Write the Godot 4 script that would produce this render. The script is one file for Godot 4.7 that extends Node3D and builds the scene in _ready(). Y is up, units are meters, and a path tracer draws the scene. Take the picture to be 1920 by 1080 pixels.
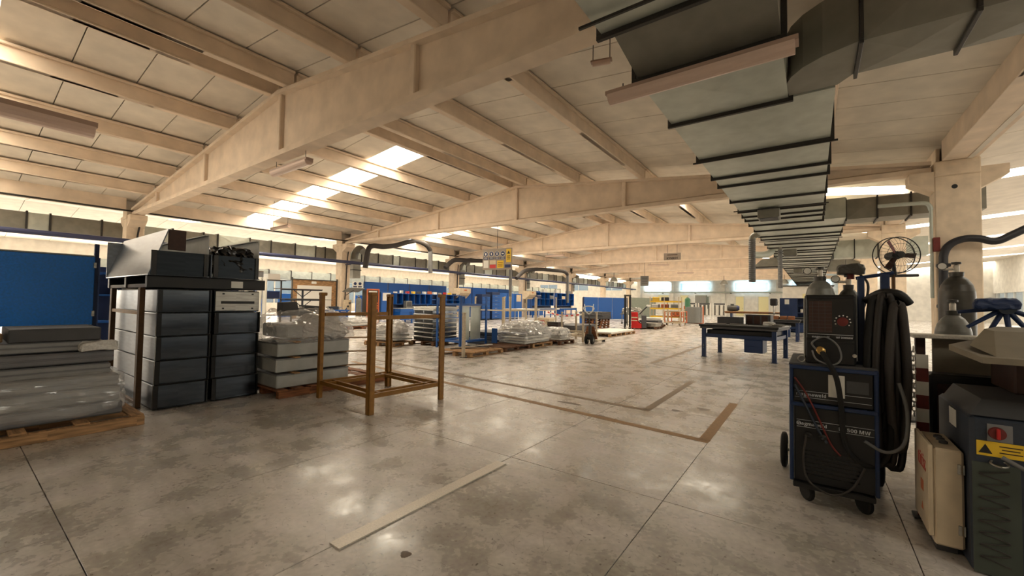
extends Node3D
# A metal workshop hall. World: x to the right across the hall, y up, depth d runs down the hall (z = -d).

var M := {}
var T := {}
var used := {}
var boxes := {}
var rng := RandomNumberGenerator.new()

func w(x: float, y: float, d: float) -> Vector3:
	return Vector3(x, y, -d)

func numbered(n: String) -> String:
	used[n] = used.get(n, -1) + 1
	return n if used[n] == 0 else "%s_%03d" % [n, used[n]]

func tag(o, label: String, category: String, group := "", kind := ""):
	o.set_meta("label", label)
	if category: o.set_meta("category", category)
	if group: o.set_meta("group", group)
	if kind: o.set_meta("kind", kind)
	return o

func thing(n: String, label: String, category: String, at := Vector3.ZERO, turn := 0.0, group := "") -> Node3D:
	var o := Node3D.new()
	o.name = numbered(n)
	add_child(o)
	o.position = at
	o.rotation.y = deg_to_rad(turn)
	tag(o, label, category, group)
	return o

func struct(n: String) -> Node3D:
	var o := Node3D.new()
	o.name = n
	add_child(o)
	o.set_meta("kind", "structure")
	return o

func copy(o: Node3D, n: String, label: String, at: Vector3, turn := 0.0) -> Node3D:
	var c = o.duplicate()
	c.name = numbered(n)
	add_child(c)
	c.position = at
	c.rotation.y = deg_to_rad(turn)
	c.set_meta("label", label)
	return c

func put(p: Node, n: String, mesh: Mesh, m: Material, at := Vector3.ZERO, rot := Vector3.ZERO) -> MeshInstance3D:
	var o := MeshInstance3D.new()
	o.name = numbered(n) if p == self else n
	o.mesh = mesh
	o.material_override = m
	o.position = at
	o.rotation_degrees = rot
	p.add_child(o, true)
	return o

# ---------- shapes
func poly(st: SurfaceTool, pts: Array, inside: Vector3):
	var n: Vector3 = (pts[1] - pts[0]).cross(pts[2] - pts[0])
	if n.length_squared() < 1e-16: return
	n = n.normalized()
	var mid := Vector3.ZERO
	for p in pts: mid += p
	mid /= pts.size()
	var ps := pts.duplicate()
	if n.dot(mid - inside) < 0.0: n = -n
	else: ps.reverse()
	for i in range(1, ps.size() - 1):
		for q in [ps[0], ps[i], ps[i + 1]]:
			st.set_normal(n)
			st.add_vertex(q)

func mb() -> SurfaceTool:
	var st := SurfaceTool.new()
	st.begin(Mesh.PRIMITIVE_TRIANGLES)
	return st

func add_box(st: SurfaceTool, c: Vector3, s: Vector3, b := 0.004, xf := Transform3D.IDENTITY):
	var h := s * 0.5
	b = minf(b, minf(h.x, minf(h.y, h.z)) * 0.45)
	var P := func(sg: Vector3, a: int) -> Vector3:
		var v := Vector3(sg.x * (h.x - b), sg.y * (h.y - b), sg.z * (h.z - b))
		v[a] = sg[a] * h[a]
		return xf * (c + v)
	var ins: Vector3 = xf * c
	for a in 3:
		var u := (a + 1) % 3
		var v := (a + 2) % 3
		for s1 in [-1.0, 1.0]:
			var q := []
			for k in [[-1.0, -1.0], [1.0, -1.0], [1.0, 1.0], [-1.0, 1.0]]:
				var sg := Vector3.ZERO
				sg[a] = s1
				sg[u] = k[0]
				sg[v] = k[1]
				q.append(P.call(sg, a))
			poly(st, q, ins)
			if b > 0.0:
				for s2 in [-1.0, 1.0]:
					var e1 := Vector3.ZERO
					e1[a] = s1
					e1[u] = s2
					e1[v] = -1.0
					var e2 := e1
					e2[v] = 1.0
					poly(st, [P.call(e1, a), P.call(e1, u), P.call(e2, u), P.call(e2, a)], ins)
	if b > 0.0:
		for i in 8:
			var sg := Vector3(1.0 if i & 1 else -1.0, 1.0 if i & 2 else -1.0, 1.0 if i & 4 else -1.0)
			poly(st, [P.call(sg, 0), P.call(sg, 1), P.call(sg, 2)], ins)

func box_mesh(s: Vector3, b := 0.004) -> Mesh:
	var k := "%.3f %.3f %.3f %.4f" % [s.x, s.y, s.z, b]
	if not boxes.has(k):
		var st := mb()
		add_box(st, Vector3.ZERO, s, b)
		boxes[k] = st.commit()
	return boxes[k]

func bx(p: Node, n: String, m: String, c: Vector3, s: Vector3, b := 0.004, rot := Vector3.ZERO) -> MeshInstance3D:
	return put(p, n, box_mesh(s, b), M[m], c, rot)

# a box given by its limits in x, y and local depth (z = -depth)
func bl(p: Node, n: String, m: String, x0: float, x1: float, y0: float, y1: float, d0: float, d1: float, b := 0.004) -> MeshInstance3D:
	return bx(p, n, m, Vector3((x0 + x1) / 2, (y0 + y1) / 2, -(d0 + d1) / 2), Vector3(absf(x1 - x0), absf(y1 - y0), absf(d1 - d0)), b)

func done(p: Node, n: String, st: SurfaceTool, m: String, at := Vector3.ZERO, rot := Vector3.ZERO) -> MeshInstance3D:
	return put(p, n, st.commit(), M[m], at, rot)

# an upright outline (convex) pushed through a thickness along an axis
func add_prism(st: SurfaceTool, pts: Array, off: Vector3, xf := Transform3D.IDENTITY):
	var a := []
	var c := []
	var ins := Vector3.ZERO
	for p in pts:
		a.append(xf * (p as Vector3))
		c.append(xf * ((p as Vector3) + off))
		ins += xf * ((p as Vector3) + off * 0.5)
	ins /= pts.size()
	poly(st, a, ins)
	poly(st, c, ins)
	for i in pts.size():
		var j := (i + 1) % pts.size()
		poly(st, [a[i], a[j], c[j], c[i]], ins)

func frame_at(t: Vector3) -> Basis:
	var up := Vector3.UP if absf(t.normalized().y) < 0.95 else Vector3.RIGHT
	var x := up.cross(t).normalized()
	return Basis(x, t.normalized().cross(x).normalized(), t.normalized())

func tri(st: SurfaceTool, a: Vector3, b: Vector3, c: Vector3, na: Vector3, nb: Vector3, nc: Vector3):
	st.set_normal(na)
	st.add_vertex(a)
	st.set_normal(nb)
	st.add_vertex(b)
	st.set_normal(nc)
	st.add_vertex(c)

# a tube through points, radius given for each or once
func add_tube(st: SurfaceTool, pts: Array, r, seg := 8, caps := true):
	var rings := []
	var x := Vector3.ZERO
	for i in pts.size():
		var t: Vector3 = (pts[mini(i + 1, pts.size() - 1)] - pts[maxi(i - 1, 0)]).normalized()
		if i == 0:
			x = frame_at(t).x
		else:
			x = (x - t * x.dot(t)).normalized()
		var y := t.cross(x)
		var rr: float = r[i] if r is Array else r
		var ring := []
		for k in seg:
			var a := TAU * k / seg
			var nn := x * cos(a) + y * sin(a)
			ring.append([pts[i] + nn * rr, nn])
		rings.append(ring)
	for i in pts.size() - 1:
		for k in seg:
			var l := (k + 1) % seg
			var a = rings[i][k]
			var b = rings[i][l]
			var c = rings[i + 1][l]
			var d = rings[i + 1][k]
			tri(st, a[0], c[0], b[0], a[1], c[1], b[1])
			tri(st, a[0], d[0], c[0], a[1], d[1], c[1])
	if caps:
		for e in [[0, pts[0] * 2 - pts[1]], [pts.size() - 1, pts[-1] * 2 - pts[-2]]]:
			var q := []
			for k in seg: q.append(rings[e[0]][k][0])
			poly(st, q, pts[e[0]] * 2 - e[1])

func rod(p: Node, n: String, m: String, a: Vector3, b: Vector3, r, seg := 10) -> MeshInstance3D:
	var st := mb()
	add_tube(st, [a, b], r, seg)
	return done(p, n, st, m)

func curve(pts: Array, steps := 8) -> Array:
	var out := []
	var n := pts.size()
	for i in n - 1:
		for k in steps:
			out.append((pts[i] as Vector3).cubic_interpolate(pts[i + 1], pts[maxi(i - 1, 0)], pts[mini(i + 2, n - 1)], float(k) / steps))
	out.append(pts[-1])
	return out

func hose(p: Node, n: String, m: String, pts: Array, r, seg := 8, steps := 8) -> MeshInstance3D:
	var st := mb()
	add_tube(st, curve(pts, steps), r, seg)
	return done(p, n, st, m)

# a turned shape: profile of (radius, height) from bottom to top
func lathe(p: Node, n: String, m: String, prof: Array, at := Vector3.ZERO, seg := 20, rot := Vector3.ZERO) -> MeshInstance3D:
	var st := mb()
	for i in prof.size() - 1:
		var a: Vector2 = prof[i]
		var b: Vector2 = prof[i + 1]
		var nr := Vector2(b.y - a.y, a.x - b.x).normalized()
		for k in seg:
			var t0 := TAU * k / seg
			var t1 := TAU * (k + 1) / seg
			var d0 := Vector3(cos(t0), 0, sin(t0))
			var d1 := Vector3(cos(t1), 0, sin(t1))
			var n0 := Vector3(d0.x * nr.x, nr.y, d0.z * nr.x)
			var n1 := Vector3(d1.x * nr.x, nr.y, d1.z * nr.x)
			var A := d0 * a.x + Vector3.UP * a.y
			var B := d1 * a.x + Vector3.UP * a.y
			var C := d1 * b.x + Vector3.UP * b.y
			var D := d0 * b.x + Vector3.UP * b.y
			if b.x > 1e-5: tri(st, A, C, D, n0, n1, n0)
			if a.x > 1e-5: tri(st, A, B, C, n0, n1, n1)
	return done(p, n, st, m, at, rot)

func ring(p: Node, n: String, m: String, c: Vector3, ax: Vector3, R: float, r: float, seg := 32, ts := 6) -> MeshInstance3D:
	var f := frame_at(ax)
	var pts := []
	for i in seg + 1:
		var a := TAU * i / seg
		pts.append(c + (f.x * cos(a) + f.y * sin(a)) * R)
	var st := mb()
	add_tube(st, pts, r, ts, false)
	return done(p, n, st, m)

func text(p: Node, n: String, m: String, s: String, at: Vector3, h: float, rot := Vector3.ZERO, font := "Droid Sans", bold := false) -> MeshInstance3D:
	var f := SystemFont.new()
	f.font_names = PackedStringArray([font])
	if bold: f.font_weight = 700
	var t := TextMesh.new()
	t.text = s
	t.font = f
	t.font_size = 32
	t.pixel_size = h / 23.0
	t.depth = 0.002
	return put(p, n, t, M[m], at, rot)

# a crumpled sheet over a load: a rounded box whose skin is creased; open = no bottom
func crumple(p: Node, n: String, m: String, c: Vector3, s: Vector3, amp: float, seed_: int, nu := 18, taper := 0.12, freq := 3.2) -> MeshInstance3D:
	var nz := FastNoiseLite.new()
	nz.seed = seed_
	nz.noise_type = FastNoiseLite.TYPE_SIMPLEX
	nz.frequency = freq
	nz.fractal_type = FastNoiseLite.FRACTAL_RIDGED
	nz.fractal_octaves = 3
	var st := mb()
	st.set_smooth_group(-1)
	var faces := [[Vector3(1, 0, 0), Vector3(0, 1, 0), Vector3(0, 0, 1)], [Vector3(-1, 0, 0), Vector3(0, 1, 0), Vector3(0, 0, -1)],
		[Vector3(0, 0, 1), Vector3(0, 1, 0), Vector3(-1, 0, 0)], [Vector3(0, 0, -1), Vector3(0, 1, 0), Vector3(1, 0, 0)], [Vector3(0, 1, 0), Vector3(0, 0, -1), Vector3(1, 0, 0)], [Vector3(0, -1, 0), Vector3(0, 0, 1), Vector3(1, 0, 0)]]
	var F := func(v: Vector3) -> Vector3:
		var q := v
		var l := pow(pow(absf(v.x), 9.0) + pow(absf(v.y), 9.0) + pow(absf(v.z), 9.0), 1.0 / 9.0)
		q /= l
		var k := 1.0 - taper * maxf(q.y, 0.0)
		var o := Vector3(q.x * s.x * 0.5 * k, q.y * s.y * 0.5, q.z * s.z * 0.5 * k)
		var e := nz.get_noise_3dv(o * Vector3(1, 1.6, 1)) + 0.4 * nz.get_noise_3dv(o * 2.7 + Vector3(9, 3, 1))
		return c + o + v.normalized() * e * amp
	for f in faces:
		for i in nu:
			for j in nu:
				var q := []
				for k in [[0, 0], [1, 0], [1, 1], [0, 1]]:
					var a: float = (i + k[0]) * 2.0 / nu - 1.0
					var b: float = (j + k[1]) * 2.0 / nu - 1.0
					q.append(F.call(f[0] + f[2] * a + f[1] * b))
				poly(st, [q[0], q[1], q[2]], c)
				poly(st, [q[0], q[2], q[3]], c)
	return done(p, n, st, m)

# ---------- materials
func noise_image(size: int, freq: float, oct: int, seed_: int, kind := FastNoiseLite.TYPE_SIMPLEX_SMOOTH) -> Image:
	var nz := FastNoiseLite.new()
	nz.seed = seed_
	nz.frequency = freq
	nz.noise_type = kind
	nz.fractal_octaves = oct
	return nz.get_seamless_image(size, size)

# grey-scale variation between lo and hi, to be multiplied with a colour
func mottle(key: String, size: int, freq: float, oct: int, lo: float, hi: float, seed_: int, stretch := 1):
	var im := noise_image(size, freq, oct, seed_)
	if stretch > 1:
		im.resize(size * stretch, size, Image.INTERPOLATE_BILINEAR)
		im = im.get_region(Rect2i(0, 0, size, size))
	im.convert(Image.FORMAT_L8)
	var d := im.get_data()
	for i in d.size(): d[i] = int(255.0 * (lo + (hi - lo) * d[i] / 255.0))
	var o := Image.create_from_data(im.get_width(), im.get_height(), false, Image.FORMAT_L8, d)
	o.convert(Image.FORMAT_RGB8)
	T[key] = ImageTexture.create_from_image(o)

func mat(n: String, c: Color, rough: float, metal := 0.0, tex := "", scale := 0.5, o := {}):
	var m := StandardMaterial3D.new()
	m.albedo_color = c
	m.roughness = rough
	m.metallic = metal
	if tex:
		m.albedo_texture = T[tex]
		m.uv1_triplanar = true
		m.uv1_world_triplanar = true
		m.uv1_scale = Vector3.ONE * scale
	if o.has("bump"):
		m.normal_enabled = true
		m.normal_texture = T[o.bump]
		m.normal_scale = o.get("bump_scale", 0.5)
	if o.has("rough_tex"):
		m.roughness_texture = T[o.rough_tex]
		m.roughness_texture_channel = BaseMaterial3D.TEXTURE_CHANNEL_RED
	if o.has("alpha"):
		m.transparency = BaseMaterial3D.TRANSPARENCY_ALPHA
		m.albedo_color.a = o.alpha
	if o.has("emit"):
		m.emission_enabled = true
		m.emission = o.emit
		m.emission_energy_multiplier = o.get("energy", 1.0)
	if o.has("spec"): m.metallic_specular = o.spec
	M[n] = m
	return m

const RIDGE := -10.55
const BEAM0 := 4.85
const BAY := 10.0
const WALL_D := 70.0
const BACK_D := -5.3
const ORD := ["nearest", "second", "third", "fourth", "fifth", "sixth", "seventh"]

func yt(x: float) -> float:
	return 6.62 - 0.1035 * absf(x - RIDGE)

func strip_light(c: Vector3, sx: float, sz: float, slope: float, e: float, col := Color(1.0, 0.92, 0.80)):
	var l := AreaLight3D.new()
	l.name = numbered("skylight_glow")
	add_child(l)
	l.area_size = Vector2(sx, sz)
	l.rotation = Vector3(-PI / 2, 0, 0)
	l.rotate(Vector3(0, 0, 1), slope)
	l.position = c
	l.light_energy = e
	l.light_color = col
	l.shadow_enabled = true
	l.set("area_range", 80.0)
	l.set("area_attenuation", 2.0)

func window_light(c: Vector3, sx: float, sy: float, turn: float, e: float, col: Color):
	var l := AreaLight3D.new()
	l.name = numbered("window_glow")
	add_child(l)
	l.area_size = Vector2(sx, sy)
	l.rotation_degrees = Vector3(0, turn, 0)
	l.position = c
	l.light_energy = e
	l.light_color = col
	l.shadow_enabled = true
	l.set("area_range", 80.0)
	l.set("area_attenuation", 2.0)

func _ready():
	rng.seed = 7
	# ---- camera
	var cam := Camera3D.new()
	cam.name = "camera"
	add_child(cam)
	cam.transform = Transform3D(Basis(Vector3(0.80922, 0.01570, -0.58730), Vector3(0.00637, 0.99935, 0.03549), Vector3(0.58748, -0.03246, 0.80859)).orthonormalized(), w(0, 1.55, 0))
	cam.fov = 69.54
	cam.near = 0.05
	cam.far = 300.0
	cam.current = true
	# ---- sky and exposure
	var env := Environment.new()
	var sky := Sky.new()
	var sm := ProceduralSkyMaterial.new()
	sm.sky_top_color = Color(0.42, 0.62, 0.86)
	sm.sky_horizon_color = Color(0.80, 0.92, 0.97)
	sm.ground_bottom_color = Color(0.45, 0.43, 0.40)
	sm.ground_horizon_color = Color(0.75, 0.78, 0.78)
	sm.sky_energy_multiplier = SKY_E
	sm.ground_energy_multiplier = SKY_E
	sky.sky_material = sm
	env.sky = sky
	env.background_mode = Environment.BG_SKY
	env.tonemap_mode = Environment.TONE_MAPPER_LINEAR
	env.tonemap_exposure = EXPOSURE
	env.sdfgi_enabled = true
	env.ssao_enabled = true
	env.ssil_enabled = true
	var we := WorldEnvironment.new()
	we.name = "environment"
	we.environment = env
	add_child(we)
	# ---- daylight through the translucent roof sheets: one strip of them in each bay
	for i in range(0, 7):
		var d := BEAM0 - 0.02 + BAY * (i - 0.5)
		strip_light(w(-17.3, yt(-17.3) + 0.40, d), 12.2, 1.2, atan(0.1035), STRIP_E)
		if i > 1:
			strip_light(w(-3.4, yt(-3.4) + 0.40, d), 7.0, 1.2, -atan(0.1035), STRIP_E * 0.6)
		if i > 1:
			strip_light(w(1.35, yt(1.35) + 0.40, d), 1.9, 1.2, -atan(0.1035), STRIP_E * 0.16)
		strip_light(w(-30.5, 6.2, d), 10.0, 1.2, atan(0.1035), STRIP_E)
		# daylight through the long side windows of the halls
		window_light(w(-48.5, 2.7, d), 8.2, 3.3, -90.0, SIDE_E, Color(1.0, 0.94, 0.85))
		if i > 1:
			window_light(w(16.3, 2.2, d), 8.6, 2.2, 90.0, SIDE_E * 0.25, Color(1.0, 0.96, 0.90))
	for x in [-43.0, -32.0, -19.0]:
		window_light(w(x, 2.7, BACK_D + 0.2), 9.0, 3.3, 180.0, SIDE_E * 0.28, Color(1.0, 0.93, 0.84))
	for x in [-20.8, -15.1, -7.4, -0.35]:
		window_light(w(x, 4.35, WALL_D - 0.3), 4.2, 1.2, 0.0, SIDE_E * 0.11, Color(0.74, 0.92, 1.0))
	make_materials()
	build_shell()
	build_roof()
	build_columns()
	build_ducts()
	build_floor_marks()
	build_left_front()
	build_right_front()
	build_middle()
	build_left_row()
	build_far()

const SKY_E := 0.40
const EXPOSURE := 2.8
const STRIP_E := 14.0
const SIDE_E := 45.0

func floor_textures():
	var n := 1024
	var coarse := noise_image(n, 0.004, 4, 3).get_data()
	var fine := noise_image(n, 0.06, 3, 5).get_data()
	var cell := noise_image(n, 0.012, 4, 11).get_data()
	var sim := noise_image(n, 0.02, 4, 9)
	sim.resize(n * 6, n, Image.INTERPOLATE_BILINEAR)
	sim = sim.get_region(Rect2i(0, 0, n, n))
	var streak := sim.get_data()
	var alb := PackedByteArray()
	var rgh := PackedByteArray()
	alb.resize(n * n * 3)
	rgh.resize(n * n)
	for i in n * n:
		var a := coarse[i] / 255.0 - 0.5
		var f := fine[i] / 255.0 - 0.5
		var s := streak[i] / 255.0 - 0.5
		var c := cell[i] / 255.0 - 0.5
		var v := 0.84 + 0.24 * a + 0.14 * f + 0.12 * s + 0.04 * c
		v = clampf(v, 0.3, 1.0)
		alb[i * 3] = int(255.0 * v)
		alb[i * 3 + 1] = int(255.0 * v * (0.985 + 0.02 * c))
		alb[i * 3 + 2] = int(255.0 * v * (0.965 + 0.05 * a))
		rgh[i] = int(255.0 * clampf(0.66 + 0.30 * c + 0.5 * a + 0.2 * f, 0.3, 1.0))
	var im := Image.create_from_data(n, n, false, Image.FORMAT_RGB8, alb)
	# scuffs, oil spots and fine scratches
	var r := RandomNumberGenerator.new()
	r.seed = 21
	for k in 1500:
		var x := r.randf() * n
		var y := r.randf() * n
		var ln := r.randf_range(1.5, 9.0)
		var th := r.randf_range(0.5, 1.6)
		var ang := r.randfn(0.0, 0.35)
		var dk := r.randf_range(0.10, 0.40)
		if k % 7 == 0:
			ln = r.randf_range(2.0, 5.0)
			th = ln * 0.7
		for u in int(ln * 1.5):
			var cx := x + cos(ang) * u / 1.5
			var cy := y + sin(ang) * u / 1.5
			var hw := th * sqrt(maxf(0.0, 1.0 - pow(2.0 * u / (ln * 1.5) - 1.0, 2.0)))
			for v in range(-int(hw), int(hw) + 1):
				var px := posmod(int(cx), n)
				var py := posmod(int(cy) + v, n)
				im.set_pixel(px, py, im.get_pixel(px, py).lerp(Color(0.16, 0.13, 0.11), dk))
	for k in 1500:
		var x := r.randf() * n
		var y := r.randf() * n
		var ang := r.randf() * TAU
		var bend := r.randf_range(-0.05, 0.05)
		var light := r.randf() < 0.5
		for u in r.randi_range(10, 50):
			x += cos(ang)
			y += sin(ang)
			ang += bend
			var px := posmod(int(x), n)
			var py := posmod(int(y), n)
			im.set_pixel(px, py, im.get_pixel(px, py).lerp(Color(0.95, 0.92, 0.86) if light else Color(0.3, 0.26, 0.22), 0.22))
	T["floor"] = ImageTexture.create_from_image(im)
	var ri := Image.create_from_data(n, n, false, Image.FORMAT_L8, rgh)
	T["floor_rough"] = ImageTexture.create_from_image(ri)

func make_materials():
	floor_textures()
	mottle("cloud", 512, 0.008, 4, 0.90, 1.0, 2)
	mottle("blot", 512, 0.02, 4, 0.80, 1.0, 4)
	mottle("fine", 512, 0.07, 3, 0.84, 1.0, 6)
	mottle("brush", 512, 0.03, 3, 0.82, 1.0, 8, 8)
	mottle("grain", 512, 0.03, 4, 0.55, 1.0, 10, 10)
	var f: StandardMaterial3D = mat("floor", Color(0.85, 0.835, 0.82), 0.62, 0.0, "floor", 0.29, {"rough_tex": "floor_rough"})
	f.roughness = 0.44
	mat("joint", Color(0.10, 0.09, 0.08), 0.9)
	mat("concrete", Color(0.95, 0.87, 0.78), 0.85, 0.0, "cloud", 0.35)
	mat("concrete_rough", Color(0.93, 0.85, 0.75), 0.9, 0.0, "cloud", 0.7)
	mat("panel", Color(0.93, 0.89, 0.83), 0.7, 0.0, "cloud", 0.3)
	mat("wall", Color(0.93, 0.91, 0.87), 0.8, 0.0, "cloud", 0.3)
	mat("skylight", Color(0.9, 0.9, 0.88), 0.6, 0.0, "", 1.0, {"emit": Color(1.0, 0.97, 0.9), "energy": 3.0})
	mat("glass", Color(0.85, 0.95, 1.0), 0.02, 0.0, "", 1.0, {"alpha": 0.12})
	mat("white_frame", Color(0.85, 0.85, 0.83), 0.5)
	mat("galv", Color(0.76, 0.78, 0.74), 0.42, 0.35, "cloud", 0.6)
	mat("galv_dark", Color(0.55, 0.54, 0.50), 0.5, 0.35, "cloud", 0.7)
	mat("flange", Color(0.26, 0.25, 0.24), 0.5, 0.6, "fine", 1.0)
	mat("pipe_blue", Color(0.20, 0.22, 0.34), 0.45)
	mat("pipe_dark", Color(0.11, 0.11, 0.14), 0.5)
	mat("cable", Color(0.14, 0.12, 0.11), 0.6)
	mat("hose_dark", Color(0.24, 0.22, 0.21), 0.75, 0.0, "fine", 2.0)
	mat("hose_grey", Color(0.42, 0.42, 0.42), 0.6)
	mat("lamp_body", Color(0.66, 0.56, 0.50), 0.45)
	mat("lamp_lens", Color(0.82, 0.72, 0.66), 0.3)
	mat("wood", Color(0.82, 0.64, 0.45), 0.8, 0.0, "grain", 1.4)
	mat("wood_dark", Color(0.50, 0.34, 0.22), 0.85, 0.0, "grain", 1.4)
	mat("wood_orange", Color(0.66, 0.42, 0.26), 0.8, 0.0, "grain", 1.4)
	mat("tape", Color(0.66, 0.50, 0.30), 0.6, 0.0, "blot", 2.0)
	mat("tape_faded", Color(0.56, 0.47, 0.36), 0.6, 0.0, "blot", 2.0)
	mat("stain", Color(0.42, 0.34, 0.27), 0.5, 0.0, "blot", 4.0)
	mat("steel", Color(0.72, 0.71, 0.68), 0.32, 0.9, "brush", 1.5)
	mat("steel_worn", Color(0.90, 0.87, 0.82), 0.4, 0.25, "fine", 1.5)
	mat("zinc", Color(0.55, 0.57, 0.60), 0.24, 0.95, "brush", 1.2)
	mat("dark_sheet", Color(0.36, 0.39, 0.43), 0.22, 0.95, "brush", 1.0)
	mat("tray_dark", Color(0.16, 0.19, 0.22), 0.3, 0.7, "brush", 1.0)
	mat("box_side", Color(0.44, 0.47, 0.52), 0.34, 0.8, "brush", 1.2)
	mat("black", Color(0.045, 0.045, 0.05), 0.5)
	mat("black_gloss", Color(0.03, 0.03, 0.035), 0.22)
	mat("rubber", Color(0.06, 0.058, 0.055), 0.8)
	mat("rack_ochre", Color(0.60, 0.41, 0.10), 0.55, 0.0, "blot", 1.2)
	mat("rack_brown", Color(0.40, 0.27, 0.12), 0.6, 0.0, "blot", 1.2)
	mat("rack_cream", Color(0.82, 0.76, 0.66), 0.5, 0.0, "blot", 1.5)
	mat("blue", Color(0.0, 0.53, 0.98), 0.42, 0.0, "fine", 0.8)
	mat("blue_mid", Color(0.05, 0.36, 0.70), 0.45, 0.0, "fine", 0.8)
	mat("blue_dark", Color(0.07, 0.18, 0.36), 0.5, 0.0, "cloud", 1.0)
	mat("bench_blue", Color(0.06, 0.17, 0.34), 0.45, 0.0, "fine", 1.0)
	mat("grey_board", Color(0.50, 0.50, 0.51), 0.45, 0.0, "cloud", 0.9)
	mat("grey_paint", Color(0.70, 0.71, 0.70), 0.5, 0.0, "cloud", 0.8)
	mat("grey_dark", Color(0.28, 0.28, 0.29), 0.6, 0.0, "cloud", 1.0)
	mat("card", Color(0.62, 0.50, 0.37), 0.85, 0.0, "fine", 1.2)
	mat("film", Color(0.90, 0.90, 0.90), 0.10, 0.0, "", 1.0, {"alpha": 0.30})
	mat("pack_grey", Color(0.44, 0.44, 0.45), 0.4, 0.1, "cloud", 0.9)
	mat("pack_light", Color(0.54, 0.54, 0.54), 0.4, 0.1, "cloud", 0.9)
	mat("guard_green", Color(0.26, 0.29, 0.26), 0.6, 0.0, "cloud", 1.0)
	mat("film_white", Color(0.88, 0.87, 0.85), 0.22, 0.0, "fine", 1.0)
	mat("white", Color(0.88, 0.87, 0.84), 0.5)
	mat("cream", Color(0.86, 0.78, 0.66), 0.55, 0.0, "cloud", 1.0)
	mat("orange", Color(0.82, 0.42, 0.22), 0.5, 0.0, "fine", 1.0)
	mat("yellow", Color(0.90, 0.74, 0.16), 0.5)
	mat("red", Color(0.72, 0.10, 0.09), 0.4)
	mat("red_dark", Color(0.45, 0.12, 0.09), 0.6, 0.0, "blot", 2.0)
	mat("brass", Color(0.80, 0.66, 0.40), 0.3, 0.9)
	mat("gas_grey", Color(0.52, 0.52, 0.50), 0.4, 0.15, "blot", 1.5)
	mat("gas_dark", Color(0.30, 0.29, 0.27), 0.4, 0.2, "blot", 1.5)
	mat("green", Color(0.22, 0.42, 0.30), 0.45)
	mat("beige", Color(0.84, 0.77, 0.66), 0.5, 0.0, "cloud", 1.3)
	mat("beige_machine", Color(0.52, 0.48, 0.41), 0.55, 0.0, "cloud", 1.3)
	mat("machine_blue", Color(0.15, 0.19, 0.25), 0.5, 0.0, "fine", 1.0)
	mat("brown_dark", Color(0.25, 0.14, 0.10), 0.6, 0.0, "blot", 1.5)
	mat("sign_grey", Color(0.60, 0.55, 0.50), 0.5)
	mat("sign_blue", Color(0.10, 0.16, 0.34), 0.5)
	mat("sign_red", Color(0.80, 0.22, 0.22), 0.5)
	mat("board_green", Color(0.52, 0.55, 0.50), 0.6, 0.0, "cloud", 1.0)
	mat("door_yellow", Color(0.92, 0.88, 0.68), 0.5)
	mat("ink", Color(0.75, 0.76, 0.78), 0.5)

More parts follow.
